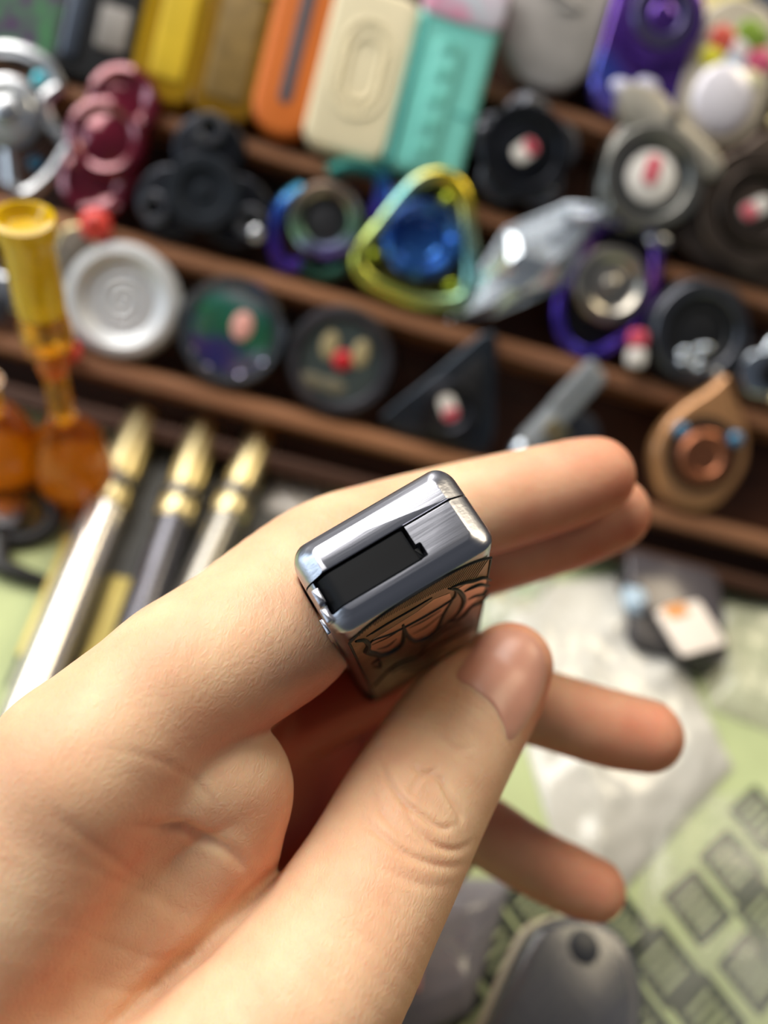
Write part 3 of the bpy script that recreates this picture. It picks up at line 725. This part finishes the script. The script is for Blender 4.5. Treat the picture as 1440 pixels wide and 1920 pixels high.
part(o,'cap',MB().lathe([(12,6),(12,9.5),(11,11),(7.6,11),(6.8,9.6),(3,9.4),(2.4,10.2),(.01,10.4)],40,(0,-2,0)),M_('slate_black','33383f',.38,.7))
for a in (90,210,330): part(o,'arm_ring',washer(MB(),2.6,5.0,6.5,9,.5,24,(17.5*math.cos(math.radians(a)),17.5*math.sin(math.radians(a)),0)),GUN)
part(o,'arm_tip',dome(MB(),3,7,2.4,20,(17.5,-12,0)),SILVER)
IRI = ramp_mat('purple_blue_anodised',['3a2f9a','5a39b0','2f58c0','3f8f86'],.22,.8,(-.4,.9,0),30,.2,40,.3)
o = thing('fidget_spinner','purple and blue spinner with a dark hub ringed in green and lilac','fidget spinner',rack_frame(612,412,3,4))
o.scale = (0.88,)*3
part(o,'body',MB().prism(lobes(13.5,.16,3,60),0,6,1.4,3,True),M_('indigo_dark','1c1838',.35,.8))
part(o,'side_arm',MB().tube([(p[0],p[1],5) for p in spline([(-10,10),(-16,3),(-18,-8),(-13,-18),(-6,-17)],6)],3.0,10),IRI)
part(o,'lower_arm',MB().tube([(p[0],p[1],5) for p in spline([(-8,-17),(2,-19),(10,-15)],6)],2.8,10),M_('deep_green_metal','2f5a50',.3,.8))
part(o,'hub_ring',washer(MB(),8.6,13.4,6,10.5,1.2),ramp_mat('rainbow_ring',['8f6fd0','86b896','7d7a6c','a58f80'],.25,.85,(-.3,1,0),38,.12,40))
part(o,'hub',dome(MB(),8.6,6,2.4),M_('hub_dark','35363a',.5,.5))
part(o,'top_arm',MB().tube([(p[0],p[1],6) for p in spline([(-2,17),(6,21),(15,21),(19,16),(18,4)],6)],3.2,10),IRI)
YT = ramp_mat('yellow_teal_anodised',['c9cf5a','9fbf8a','79b9bd','d6c23a'],.22,.85,(.5,.8,0),22,.15,40,.2)
o = thing('fidget_spinner','blue domed spinner inside a yellow and teal triangular frame','fidget spinner',rack_frame(788,456,5,2))
o.scale = (0.84,)*3
frm = spline([(3,25),(12,20),(18,4),(22,-12),(18,-20),(2,-23),(-16,-20),(-23,-12),(-17,2),(-7,20)],6,True)
part(o,'frame',MB().tube([(p[0],p[1],4.5) for p in frm],3.5,12,True),YT)
part(o,'back_plate',MB().prism([(p[0]*.95,p[1]*.95) for p in frm][::-1] if False else [(p[0]*.95,p[1]*.95) for p in frm[::-1]],0,3,.5),M_('olive_dark','4b4a20',.5,.6))
BLU = ramp_mat('blue_anodised',['18315e','2452a8','3f7fd6','1d3c70'],.18,.85,(.4,-.8,0),30,.2,70,.4)
part(o,'dome_ring',washer(MB(),9.6,15.4,3,9.5,2.4),BLU); part(o,'dome',MB().lathe([(9.8,4),(9.8,6.6),(7,7.2),(5.4,6.4),(.01,6.2)],36),BLU)
for c in ((6,17.5),(-17,-10),(15,-14)): part(o,'stud',dome(MB(),2.7,4,3.4,20,(c[0],c[1],0)),M_('lime_metal','b8c63c',.25,.7))
o = thing('fidget_spinner','faceted chrome diamond shaped spinner between the blue and the purple ones','fidget spinner',rack_frame(985,490,3,2))
o.scale = (1.04,)*3
fo = [(21,22),(8,19),(-9,7),(-20,-24),(-7,-19),(13,-4)]
from mathutils.geometry import delaunay_2d_cdt
r9 = np.random.default_rng(4); inner_p = []
def inside(x, y):
    c = False
    for (x0,y0),(x1,y1) in zip(fo, fo[1:]+fo[:1]):
        if (y0 > y) != (y1 > y) and x < (x1-x0)*(y-y0)/(y1-y0)+x0: c = not c
    return c
while len(inner_p) < 17:
    p = (r9.uniform(-18,18), r9.uniform(-20,20))
    if inside(p[0]*1.22,p[1]*1.22) and all(math.hypot(p[0]-q[0],p[1]-q[1]) > 3.6 for q in inner_p): inner_p.append(p)
vv, _, ff, _, _, _ = delaunay_2d_cdt([Vector(p) for p in fo+inner_p], [(i,(i+1)%6) for i in range(6)], [], 2, 1e-5)
zs = [5.0 if k < 6 else 9+r9.uniform(-1.2,3.6) for k in range(len(vv))]
mb = MB().add([(v[0],v[1],zs[k]) for k,v in enumerate(vv)], [list(f) for f in ff])
mb.add([(x,y,0) for x,y in fo]+[(x,y,5) for x,y in fo], [[5,4,3,2,1,0]]+[[i,(i+1)%6,6+(i+1)%6,6+i] for i in range(6)])
part(o,'body',mb,M_('bright_chrome','d3dde8',.2,.8,var=.05),smooth=0)
part(o,'rim',MB().tube([(x*1.02,y*1.02,4.5) for x,y in fo],1.2,8,True),CHROME)
VIO = ramp_mat('violet_anodised',['4338b8','6a44c4','8a4fb8','3a2f86'],.2,.8,(.2,.9,0),22,.12,40,.3)
o = thing('fidget_spinner','silver ringed hub inside a violet crescent frame on the lower right rack','fidget spinner',rack_frame(1132,542,3,3))
o.scale = (0.9,)*3
fr = spline([(3,26),(13,22),(17,6),(15,-9),(9,-18),(-1,-25),(-12,-21),(-17,-8),(-13,6),(-9,20)],6,True)
part(o,'frame',MB().tube([(p[0],p[1],4) for p in fr],2.5,12,True),VIO)
part(o,'back_plate',MB().prism([(p[0]*.95,p[1]*.95) for p in fr[::-1]],0,2.5,.4),M_('near_black','121016',.5,.4))
part(o,'hub',MB().lathe([(14.2,3),(14.2,8),(13.0,9.6),(10.4,10),(8.6,8.4),(7.4,8.2),(4.6,9.4),(3,9),(1.4,10),(.01,10)],44,(0,1,0)),M_('warm_silver','b5b0a6',.28,1.0))
o = spinner(1290,630,'black ringed round spinner with crumpled foil on its lower face',polar(lambda t: 18.2+.6*math.cos(6*t),72),9,BLACKM,3,0,[(12.2,16.8,8.6,11,GUN,'rim'),(8.8,11.8,8.6,10.2,DARKP,'ring'),(0,8.4,8,9.2,DARKP,'cap')])
fm = MB()
for k in range(9): fm.ball((random.uniform(-5,9),random.uniform(-12,-4),10),(random.uniform(1.6,3.2),random.uniform(1.2,2.2),1.4),10,6)
part(o,'foil',fm,CHROME)
o = thing('pill_charm','small white and red pill-shaped charm left of the black ringed spinner','charm',rack_frame(1190,655,9,12))
part(o,'white_end',MB().box((0,-2.4,2),(6.2,6.6,4.5),1.4,2),WHITE); part(o,'red_end',MB().box((0,3.6,2),(6.2,6.0,4.5),1.4,2),REDP)
o = thing('fidget_spinner','polished silver spinner cut off by the right edge, above the copper one','fidget spinner',rack_frame(1432,712,3))
part(o,'body',MB().prism(lobes(11.5,.2,3,80),0,8,2,3,True),CHROME); part(o,'hub',MB().lathe([(6.5,7),(6.5,9.6),(4,10.6),(.01,10.6)],32),M_('black_hub','202024',.4,.5)); part(o,'bead',MB().ball((3,-9,8),3.2),BRASS)

# ---- discs and spinners on the lowest ledge
o = thing('fidget_coin','pale silver round disc with a raised rim and swirled centre','fidget coin',rack_frame(236,574,3,0,9,7))
part(o,'body',MB().lathe([(17.6,0),(18,1.2),(18,7),(16.8,9),(14.6,9.4),(13.0,8.2),(11.4,7.6),(10.6,6.6),(.01,6.4)],56),M_('pale_silver','c9ccd0',.5,.35,var=.05))
part(o,'swirl',MB().tube([((8.5-t)*math.cos(t*2.2),(8.5-t)*math.sin(t*2.2),6.5) for t in np.linspace(.5,8,70)],.7,6),M_('pale_silver','c9ccd0',.5,.35,var=.05))
o = thing('fidget_coin','steel disc with a green and violet iridescent face and a pink spot','fidget coin',rack_frame(439,622,3,0,9,7))
part(o,'body',MB().lathe([(17.2,0),(17.6,1.2),(17.6,7),(16.2,9),(14,8.6),(13.2,7.4),(.01,7.2)],56),M_('tinted_steel','8f979c',.25,1.0))
part(o,'face',MB().lathe([(12.9,7.2),(12.6,7.8),(9,8.6),(.01,8.8)],48),ramp_mat('iridescent_face',['3b4fa0','5f4f9c','3f8f62','4a9a8c','c0c4c8'],.25,.8,(.2,1,0),32,.35,120,.4))
part(o,'spot',MB().ball((3,2.5,8.6),(3.4,4.6,.8)),M_('pink_spot','e3a59c',.4))
for a in (220,250,295,330): part(o,'glint_stud',dome(MB(),1.5,7.6,.9,16,(14.6*math.cos(math.radians(a)),14.6*math.sin(math.radians(a)),0)),M_('lilac_metal','b9b4cf',.2,.9))
o = thing('fidget_coin','dark grey disc with two tan patches and a red dot in the middle','fidget coin',rack_frame(635,687,3,0,9,7))
part(o,'body',MB().lathe([(17.2,0),(17.8,1.2),(17.8,7),(16.4,9),(14.2,8.8),(13,7),(.01,6.8)],56),GUN)
part(o,'face',MB().lathe([(12.9,6.6),(12.6,7.3),(.01,7.3)],48),M_('slate_face','3f4a4a',.5,.3))
for x in (-4.6,5.8): part(o,'tan_patch',MB().ball((x,4.0,7.3),(2.8,4.6,.7)),M_('tan_patch','a89a72',.5))
for x in (-6.5,0.5): part(o,'lower_patch',MB().ball((x-1,-8.4,7.3),(4.4,2.4,.5)),M_('dim_tan','6f6a58',.5))
part(o,'red_dot',dome(MB(),3.3,7.2,1.4,20,(.6,.4,0)),M_('red_dot','c3222c',.35))
o = thing('fidget_spinner','black triangular spinner with a red and white sticker beside the dark disc','fidget spinner',rack_frame(828,762,3,4))
o.scale = (0.9,)*3
tr = spline([(10,25),(14,24),(17,6),(20,-10),(17,-19),(0,-17),(-14,-17),(-22,-13),(-20,-9),(-6,7),(6,22)],5,True)
part(o,'body',MB().prism([tuple(p) for p in tr][::-1],0,6,1.2,3,True),M_('gunmetal_blue','3d434b',.34,.9,var=.15))
part(o,'recess',MB().prism([(p[0]*.55+3.5,p[1]*.55+2) for p in tr[::-1]],5.9,6.4,.2),DARKP)
part(o,'hub_ring',washer(MB(),7,10.8,5.5,9,.8,36,(1.5,-5,0)),BLACKM); part(o,'hub',disc(MB(),7,5.5,8,.5,30,(1.5,-5,0)),DARKP)
sticker(o,8.2,300,9.5,6.0,(1.2,-4.4))
o = thing('fidget_wand','chrome stepped wand lying against the rack above the index finger','fidget wand',rack_frame(1045,775,4,62))
part(o,'shaft',MB().box((4,3,5),(36,8.5,8),2.5,3),M_('wand_silver','b9c0c6',.35,.55,var=.08))
part(o,'clip',MB().box((12,6.5,8.6),(20,4,3),.8,1.5),M_('wand_silver','b9c0c6',.35,.55,var=.08)); part(o,'brass_band',MB().box((-3,0,8.6),(6,8,2.2),.6),BRASS)
part(o,'tip',MB().ball((-15,3,5),(5,4.4,4)),CHROME); part(o,'drum',disc(MB(),9.5,0,6,1,36,(0,-6.5,0)),GUN)
COP = M_('copper_anodised','bd8a5c',.28,.5,var=.08,coat=.7)
o = thing('fidget_spinner','copper spinner with a pointed top and two blue gems, right of the fingertips','fidget spinner',rack_frame(1296,858,4,3))
o.scale = (0.94,)*3
dr = spline([(2,27),(7,21),(13,13),(17,4),(17.5,-6),(11,-19),(0,-23),(-11,-19),(-17.5,-6),(-16,5),(-10,14),(-3,21)],6,True)
part(o,'body',MB().prism([tuple(p) for p in dr][::-1],0,8,2.4,4,True),COP)
part(o,'recess',disc(MB(),13.6,7.4,8.4,.2,44,(0,-2,0)),M_('recess_dark','2a1c12',.5,.4))
part(o,'hub',MB().lathe([(9.6,7.6),(9.6,10.6),(8.6,11.4),(6.2,11.4),(5.6,10.8),(.01,10.8)],40,(0,-3,0)),M_('copper_hub','a76a4c',.35,.85))
for c in ((-10,4.5),(10.5,5.5)): part(o,'gem',dome(MB(),2.9,8.4,2.6,20,(c[0],c[1],0)),BLUEGEM)
# ---- small beads
for (px,py,w,r,lab) in ((185,432,15,5.0,'round coral red bead on the ledge below the maroon spinner'),(136,662,15,3.4,'small red bead on the ledge right of the amber glass stem')):
    o = thing('bead',lab,'bead',rack_frame(px,py,w,0,0)); part(o,'ball',MB().ball((0,0,r*.9),(r,r,r)),M_('coral_red','e0473f',.35)); part(o,'hole',disc(MB(),r*.25,r*1.78,r*1.92,.05,16),M_('coral_dark','8e241f',.5))
o = thing('dog_tag','grey metal tag with a brass rim half hidden behind the yellow glass cup','tag',rack_frame(138,484,8,-14))
part(o,'plate',MB().prism(rrect(6,10,5.8,8),0,1.8,.4),M_('tag_grey','8d8377',.4,.8)); part(o,'rim',MB().tube([(x,y,1.6) for x,y in rrect(5.8,9.8,5.6,8)],.7,8,True),BRASS)
o = thing('fidget_spinner','small silver two-lobed spinner at the left edge behind the yellow glass cup','fidget spinner',rack_frame(6,548,3))
part(o,'body',MB().prism(polar(lambda t: 8+3*math.cos(2*t),48),0,6,1.5,3,True),SILVER); part(o,'hub',disc(MB(),5,5.5,7.5,.5,28,(0,-6,0)),GUN)

# ================================================================ things on the table
def tl(root_inv, p): return tuple((root_inv @ Vector((*world(p),1)))[:3])
def table_thing(name, label, cat, px, py, group=None):
    mw = table_frame(px,py,0); o = thing(name,label,cat,mw,group)
    c = on_table(px,py,0)
    def L(px2, py2, h=0):                                # millimetres in the thing's own frame
        d = on_table(px2,py2,h)-c; return np.array([d@WX, d@WY, h+0.0])
    return o, L
def rod(mb, a, b, prof, n=20):
    """prof: (t along a-b, radius)"""
    a = np.array(a,float); b = np.array(b,float); pts = [a+(b-a)*t for t,_ in prof]; return mb.tube(pts,[r for _,r in prof],n)
def tall(px, py, ytop):                                  # height above the table of a level seen at image row ytop over a foot at px,py
    c = on_table(px,py,0); lo, hi = 0., 200.
    for _ in range(50):
        h = (lo+hi)/2; q = c+WZ*h; y = q[1]/q[2]*F+960
        if y > ytop: lo = h
        else: hi = h
    return lo
AMBER = M_('amber_glass','e0a010',.06,trans=.75,var=.05,ior=1.45); YGLASS = M_('yellow_glass','e8c010',.1,trans=.3,var=.05,ior=1.45); DAMB = M_('deep_amber_glass','c8690a',.06,trans=.72,var=.1,ior=1.45)
o, L = table_thing('glass_pipe','amber glass piece with round bulb, thin stem and yellow cup on top','glassware',150,935)
h = lambda y: tall(150,935,y)
o.matrix_world = o.matrix_world @ Matrix.Rotation(math.radians(-5.6),4,'Y')
hb, h1, h2, h3 = h(795), h(668), h(590), h(428)
part(o,'bulb',MB().lathe([(.01,0),(6,.3),(9,2),(11.4,hb*.35),(11.6,hb*.55),(9.5,hb*.8),(5.5,hb*.97),(3.6,hb+2)],40),DAMB)
part(o,'stem',MB().lathe([(3.4,hb),(3.2,(hb+h1)/2),(3.4,h1-2),(4.2,h1)],28),AMBER)
part(o,'collar',MB().lathe([(4,h1-1),(6.2,h1+1.5),(6.6,h1+(h2-h1)*.5),(5.8,h2)],32),AMBER)
part(o,'cup',MB().lathe([(5.8,h2-1),(6.1,h2+4),(6.2,h3-5),(6.9,h3-4),(7.0,h3),(5.6,h3+.4),(4.6,h3-1.5),(3.6,h3-2.5),(.01,h3-2.5)],36),YGLASS)
part(o,'orange_band',MB().lathe([(3.7,(hb+h1)/2+6),(4.2,(hb+h1)/2+8),(4.2,(hb+h1)/2+13),(3.7,(hb+h1)/2+15)],28),M_('orange_glass','d2650f',.1,trans=.4))
o, L = table_thing('glass_bulb','round amber glass bulb cut off by the left edge beside the taller piece','glassware',2,905)
hb = tall(2,905,770)
part(o,'bulb',MB().lathe([(.01,0),(7,.3),(11,3),(13,hb*.4),(12,hb*.65),(8,hb*.9),(4,hb)],40),DAMB); part(o,'neck',MB().lathe([(3.8,hb-1),(3.4,hb+8),(4.6,hb+12)],24),AMBER)
o, L = table_thing('strap','black and grey buckled strap lying at the left edge of the table','strap',18,1000)
part(o,'ring',MB().tube([(11*math.cos(t),9*math.sin(t)+6,3+2*math.sin(t)) for t in np.linspace(0,2*math.pi,40,endpoint=False)],3.0,12,True),DARKP)
part(o,'buckle',MB().box((-3,4,3.4),(12,11,5),1.5,2.5),M_('buckle_grey','77777c',.35,.8))
part(o,'tail',MB().tube([tuple(L(*p)) for p in ((0,1010,3),(0,1062,3),(45,1080,2.4),(95,1092,2.2))],[3,3,2.6,1.6],10),DARKP)

o, L = table_thing('pen_tray','flat dark grey tray under the three gold-capped pens','tray',260,1080)
P = [L(*p)[:2] for p in ((215,800),(545,862),(620,905),(400,1500),(60,1560),(12,1290))]
P = [tuple(p) for p in P]
if sum((b[0]-a[0])*(b[1]+a[1]) for a,b in zip(P,P[1:]+P[:1])) > 0: P = P[::-1]
part(o,'base',MB().prism(P,.2,3.0,.5),M_('tray_grey','4a4a48',.6,var=.12))
for (a,b) in (((150,1010),(60,1235)),((236,1085),(160,1300))):
    q0, q1 = L(*a,3.3), L(*b,3.3); dv = q1-q0; nn = np.array([-dv[1],dv[0],0]); nn /= np.linalg.norm(nn); w_ = 4.2
    pl = [tuple((q0+nn*w_)[:2]),tuple((q0-nn*w_)[:2]),tuple((q1-nn*w_)[:2]),tuple((q1+nn*w_)[:2])]
    if sum((b2[0]-a2[0])*(b2[1]+a2[1]) for a2,b2 in zip(pl,pl[1:]+pl[:1])) > 0: pl = pl[::-1]
    part(o,'gold_card',MB().prism(pl,3.0,4.0,.2),M_('gold_card','b5a356',.45,.3,var=.15,scale=60))
PENS = [((272,778),(6,1430),'gold-capped pen with a shiny white silver barrel, leftmost of three','WS','white_silver','e4e0dc'),
        ((384,800),(205,1330),'gold-capped pen with a dark blue grey barrel, middle one of three','DB','dark_barrel','55555c'),
        ((497,806),(330,1190),'gold-capped pen with a grey barrel, rightmost of three','GB','grey_barrel','86837c')]
for k,(a,b,lab,_,mn,mc) in enumerate(PENS):
    o, L = table_thing('pen',lab,'pen',a[0],a[1],'gold-capped pens in the tray')
    hp_ = 9.0; A = L(*a,hp_); B_ = L(*b,hp_); d = B_-A; ln = np.linalg.norm(d); u = d/ln; B_ = A+u*(ln)
    cap = 34.0/ln
    part(o,'cap',rod(MB(),A,A+u*34,[(0,4.9),(.01,5.4),(.03,5.7),(.75,6.0),(.8,5.6),(1,5.6)]),BRASS)
    part(o,'ring',rod(MB(),A+u*30,A+u*34,[(0,6.2),(.3,6.6),(.7,6.6),(1,6.1)]),M_('ring_steel','6d6a66',.3,1.0))
    part(o,'collar',rod(MB(),A+u*34,A+u*42,[(0,5.9),(.2,6.4),(.8,6.3),(1,5.6)]),BRASS)
    part(o,'barrel',rod(MB(),A+u*42,B_,[(0,5.6),(.5,5.9),(.97,5.6),(1,3.5)]),M_(mn,mc,.22,.75,var=.05))
    part(o,'clip',rod(MB(),A+u*4+np.array([0,0,6]),A+u*30+np.array([0,0,6.6]),[(0,.8),(.1,1.3),(.9,1.1),(1,.6)],10),BRASS)

def film_bag(name, label, cat, quad, m, hgt=9., seed=1, n=34, folds=9, amp=2.6, group=None):
    cx = sum(p[0] for p in quad)/4; cy = sum(p[1] for p in quad)/4
    o, L = table_thing(name,label,cat,cx,cy,group); r = np.random.default_rng(seed)
    Q = [L(*p)[:2] for p in quad]; top = []; fl = [(r.uniform(0,2*math.pi),r.uniform(.05,.22),r.uniform(0,6),r.uniform(.3,1)) for _ in range(folds)]
    for i in range(n+1):
        for j in range(n+1):
            s, t = i/n, j/n; p = (1-s)*(1-t)*Q[0]+s*(1-t)*Q[1]+s*t*Q[2]+(1-s)*t*Q[3]
            e = min(s,1-s,t,1-t); env = min(1,e*5)**.6
            z = 0
            for a,k,ph,w in fl:
                v = math.sin((p[0]*math.cos(a)+p[1]*math.sin(a))*k+ph); z += w*(1-abs(v))**2
            z = .5+env*(hgt*.45+amp*z/ (folds**.5))
            top.append((p[0],p[1],z))
    N = n+1; f = [[i*N+j,(i+1)*N+j,(i+1)*N+j+1,i*N+j+1] for i in range(n) for j in range(n)]
    mb = MB().add(top,f); bot = [(x,y,.25) for x,y,z in top]; mb.add(bot,[q[::-1] for q in f])
    part(o,'film',mb,m,smooth=60); return o, L
CLEAR = film_mat('clear_film','e2e0d8',.30,.16); GREYF = film_mat('grey_film','9a97a0',.4,.2); OLIVE = film_mat('warm_film','cdd0b4',.5,.18)
o, L = film_bag('plastic_bag','large crinkled clear plastic bag under the fingertips','plastic bag',[(930,1085),(1215,1150),(1395,1440),(1225,1745)] if False else [(900,1110),(1195,1075),(1375,1440),(1090,1760)],CLEAR,11,3,40,12,3.4)
o, L = film_bag('plastic_bag','clear plastic bag with pale folds at the right edge below the boxed label','plastic bag',[(1290,1120),(1560,1130),(1560,1420),(1330,1330)],OLIVE,10,5,30,9,3.0)
o, L = film_bag('plastic_bag','greyish plastic bag at the bottom beside the thumb, behind the grey case','plastic bag',[(700,1640),(960,1650),(880,1900),(640,1990)],GREYF,7,8,28,8,2.2)
part(o,'pink_tag',MB().box((3,18,4.5),(6,4,1),.3),M_('pink_tag','d99a90',.5)); part(o,'pink_tag',MB().box((-4,-6,4.5),(5,5,1),.3),M_('pink_tag','d99a90',.5))
o, L = film_bag('plastic_bag','thin clear wrap spread over the printed cloth at the bottom right','plastic bag',[(1215,1500),(1500,1480),(1520,1960),(1180,1960)],film_mat('wrap_film','d6d8cc',.90,.1),9,21,36,12,3.4)
o, L = film_bag('plastic_pouch','small clear pouch with a tan and pink card beside the rightmost pen','plastic bag',[(505,868),(640,905),(590,1010),(470,975)],film_mat('pouch_film','cfc8c0',.55,.15),6,11,22,7,1.8)
part(o,'card',MB().box((1,3,2.2),(15,11,1),.3,1),M_('tan_card','b59080',.5,color2='c7b48c',scale=120))
o, L = film_bag('plastic_pouch','clear pouch with yellow and green bits between middle finger and thumb','plastic bag',[(900,1075),(1040,1075),(1010,1200),(880,1210)],film_mat('pouch_film_green','c9d0bb',.5,.15),8,15,22,7,2.0)
part(o,'yellow_bit',MB().ball((-6,2,3),(4,3,1.6)),M_('yellow_bit','d3bd6a',.4)); part(o,'green_bit',MB().ball((4,6,3),(5,4,1.8)),M_('green_bit','86a878',.4)); part(o,'orange_bit',MB().ball((2,-2,3.2),(3,2,1.4)),M_('orange_bit','d09a5c',.4))

o, L = table_thing('label_box','dark lidded box with a white and orange paper label beside the bag','box',1238,1182)
part(o,'box_body',MB().box((0,2,6),(34,34,12),1.5,4),M_('dark_box','3e3b3d',.4,var=.15))
part(o,'lid',MB().box((-1,8,13),(34,24,3),1.2,4),M_('dark_lid','4a464b',.25,.2,coat=.4))
part(o,'pale_corner',MB().ball((-15,1,12),(5,6,3)),M_('pale_blue_plastic','a9bfd0',.25))
lb_ = part(o,'label',MB().prism([(x*math.cos(.5)-y*math.sin(.5)+2,x*math.sin(.5)+y*math.cos(.5)-7) for x,y in rrect(9.5,8.5,2)],14.4,15.2,.2),M_('label_white','e8ddd2',.5,var=.04),'white paper label')
part(lb_,'orange_patch',MB().prism([(x*math.cos(.5)-y*math.sin(.5)-2.5,x*math.sin(.5)+y*math.cos(.5)-2) for x,y in rrect(4.5,2.4,1)],15.1,15.4,.1),M_('label_orange','d99455',.5))
o, L = table_thing('plastic_case','rounded grey translucent case with a pale rim at the bottom of the photo','case',1035,1880)
P = [tuple(L(*p)[:2]) for p in ((985,1748),(1060,1735),(1125,1765),(1160,1830),(1165,1930),(1120,2080),(830,2080),(890,1925),(950,1790))]
if sum((b[0]-a[0])*(b[1]+a[1]) for a,b in zip(P,P[1:]+P[:1])) > 0: P = P[::-1]
PS = [tuple(p) for p in spline(P,5,True)]
part(o,'shell',MB().prism(PS,.4,13,3,4,True),film_mat('smoke_plastic','5d606a',.30,.2))
part(o,'rim',MB().tube([(p[0],p[1],6) for p in PS],1.2,8,True),M_('pale_rim','c9bfa6',.35))
part(o,'button',disc(MB(),4,12.4,13.6,.5,24,tuple(np.r_[L(1055,1795)[:2],0])),M_('button_dark','32363e',.4))
# printed motifs on the cloth
mo = MB(); mo.prism(rrect(7.6,7.6,.8),0,.12,.03)
mot = mo.mesh('print_motif',0); mot.materials.append(M_('cloth_print','3a4034',.8,var=.3,scale=200))
st = MB()
for k in range(4): st.box((-.2,-4.2+2.7*k,.1),(9.5,1.1,.16),.03)
stm = st.mesh('print_lines',0); stm.materials.append(M_('cloth_print_pale','a9b28a',.8))
inv = table.matrix_world.inverted()
for (px,py,a) in ((1425,1535,30),(1372,1622,30),(1308,1700,28),(1245,1810,30),(1412,1822,32),(1330,1905,30),(1195,1925,30),(1160,1735,30),(925,1772,30),(832,1862,32),(1112,1812,34),(1040,1900,32),(1010,1702,30),(1440,1720,30)):
    q = tuple(a_*1.0 for a_ in (inv @ Vector(world(on_table(px,py,0)))))
    m_ = bpy.data.objects.new('print_motif',mot); COL.objects.link(m_); m_.parent = table; m_.location = (q[0],q[1],.00002); m_.rotation_euler = (0,0,math.radians(a+14))
    l_ = bpy.data.objects.new('print_lines',stm); COL.objects.link(l_); l_.parent = m_

# ================================================================ let everything on the rack rest on its ledge
bpy.context.view_layer.update()
RI = rack.matrix_world.inverted()
for o in [x for x in COL.objects if x.parent is None and x.type == 'EMPTY' and x.name.split('.')[0] in ('fidget_bar','fidget_slider_bar','fidget_slab','fidget_spinner','fidget_coin','beaded_charm','pill_charm','fidget_wand')]:
    lo = 1e9; mid = (RI @ o.matrix_world.translation)*1000
    for c in o.children_recursive:
        A = np.empty(len(c.data.vertices)*3, np.float32); c.data.vertices.foreach_get('co',A); A = A.reshape(-1,3)
        m4 = np.array(RI @ c.matrix_world); lo = min(lo, float((A@m4[1,:3]+m4[1,3]).min())*1000)
    tops = [v+.3 for v in LEDGES]; t = min(tops, key=lambda q: abs(q-lo)); sh = t+.05-lo
    if abs(sh) < 11: o.location += Vector(wdir(PU))*sh*.001
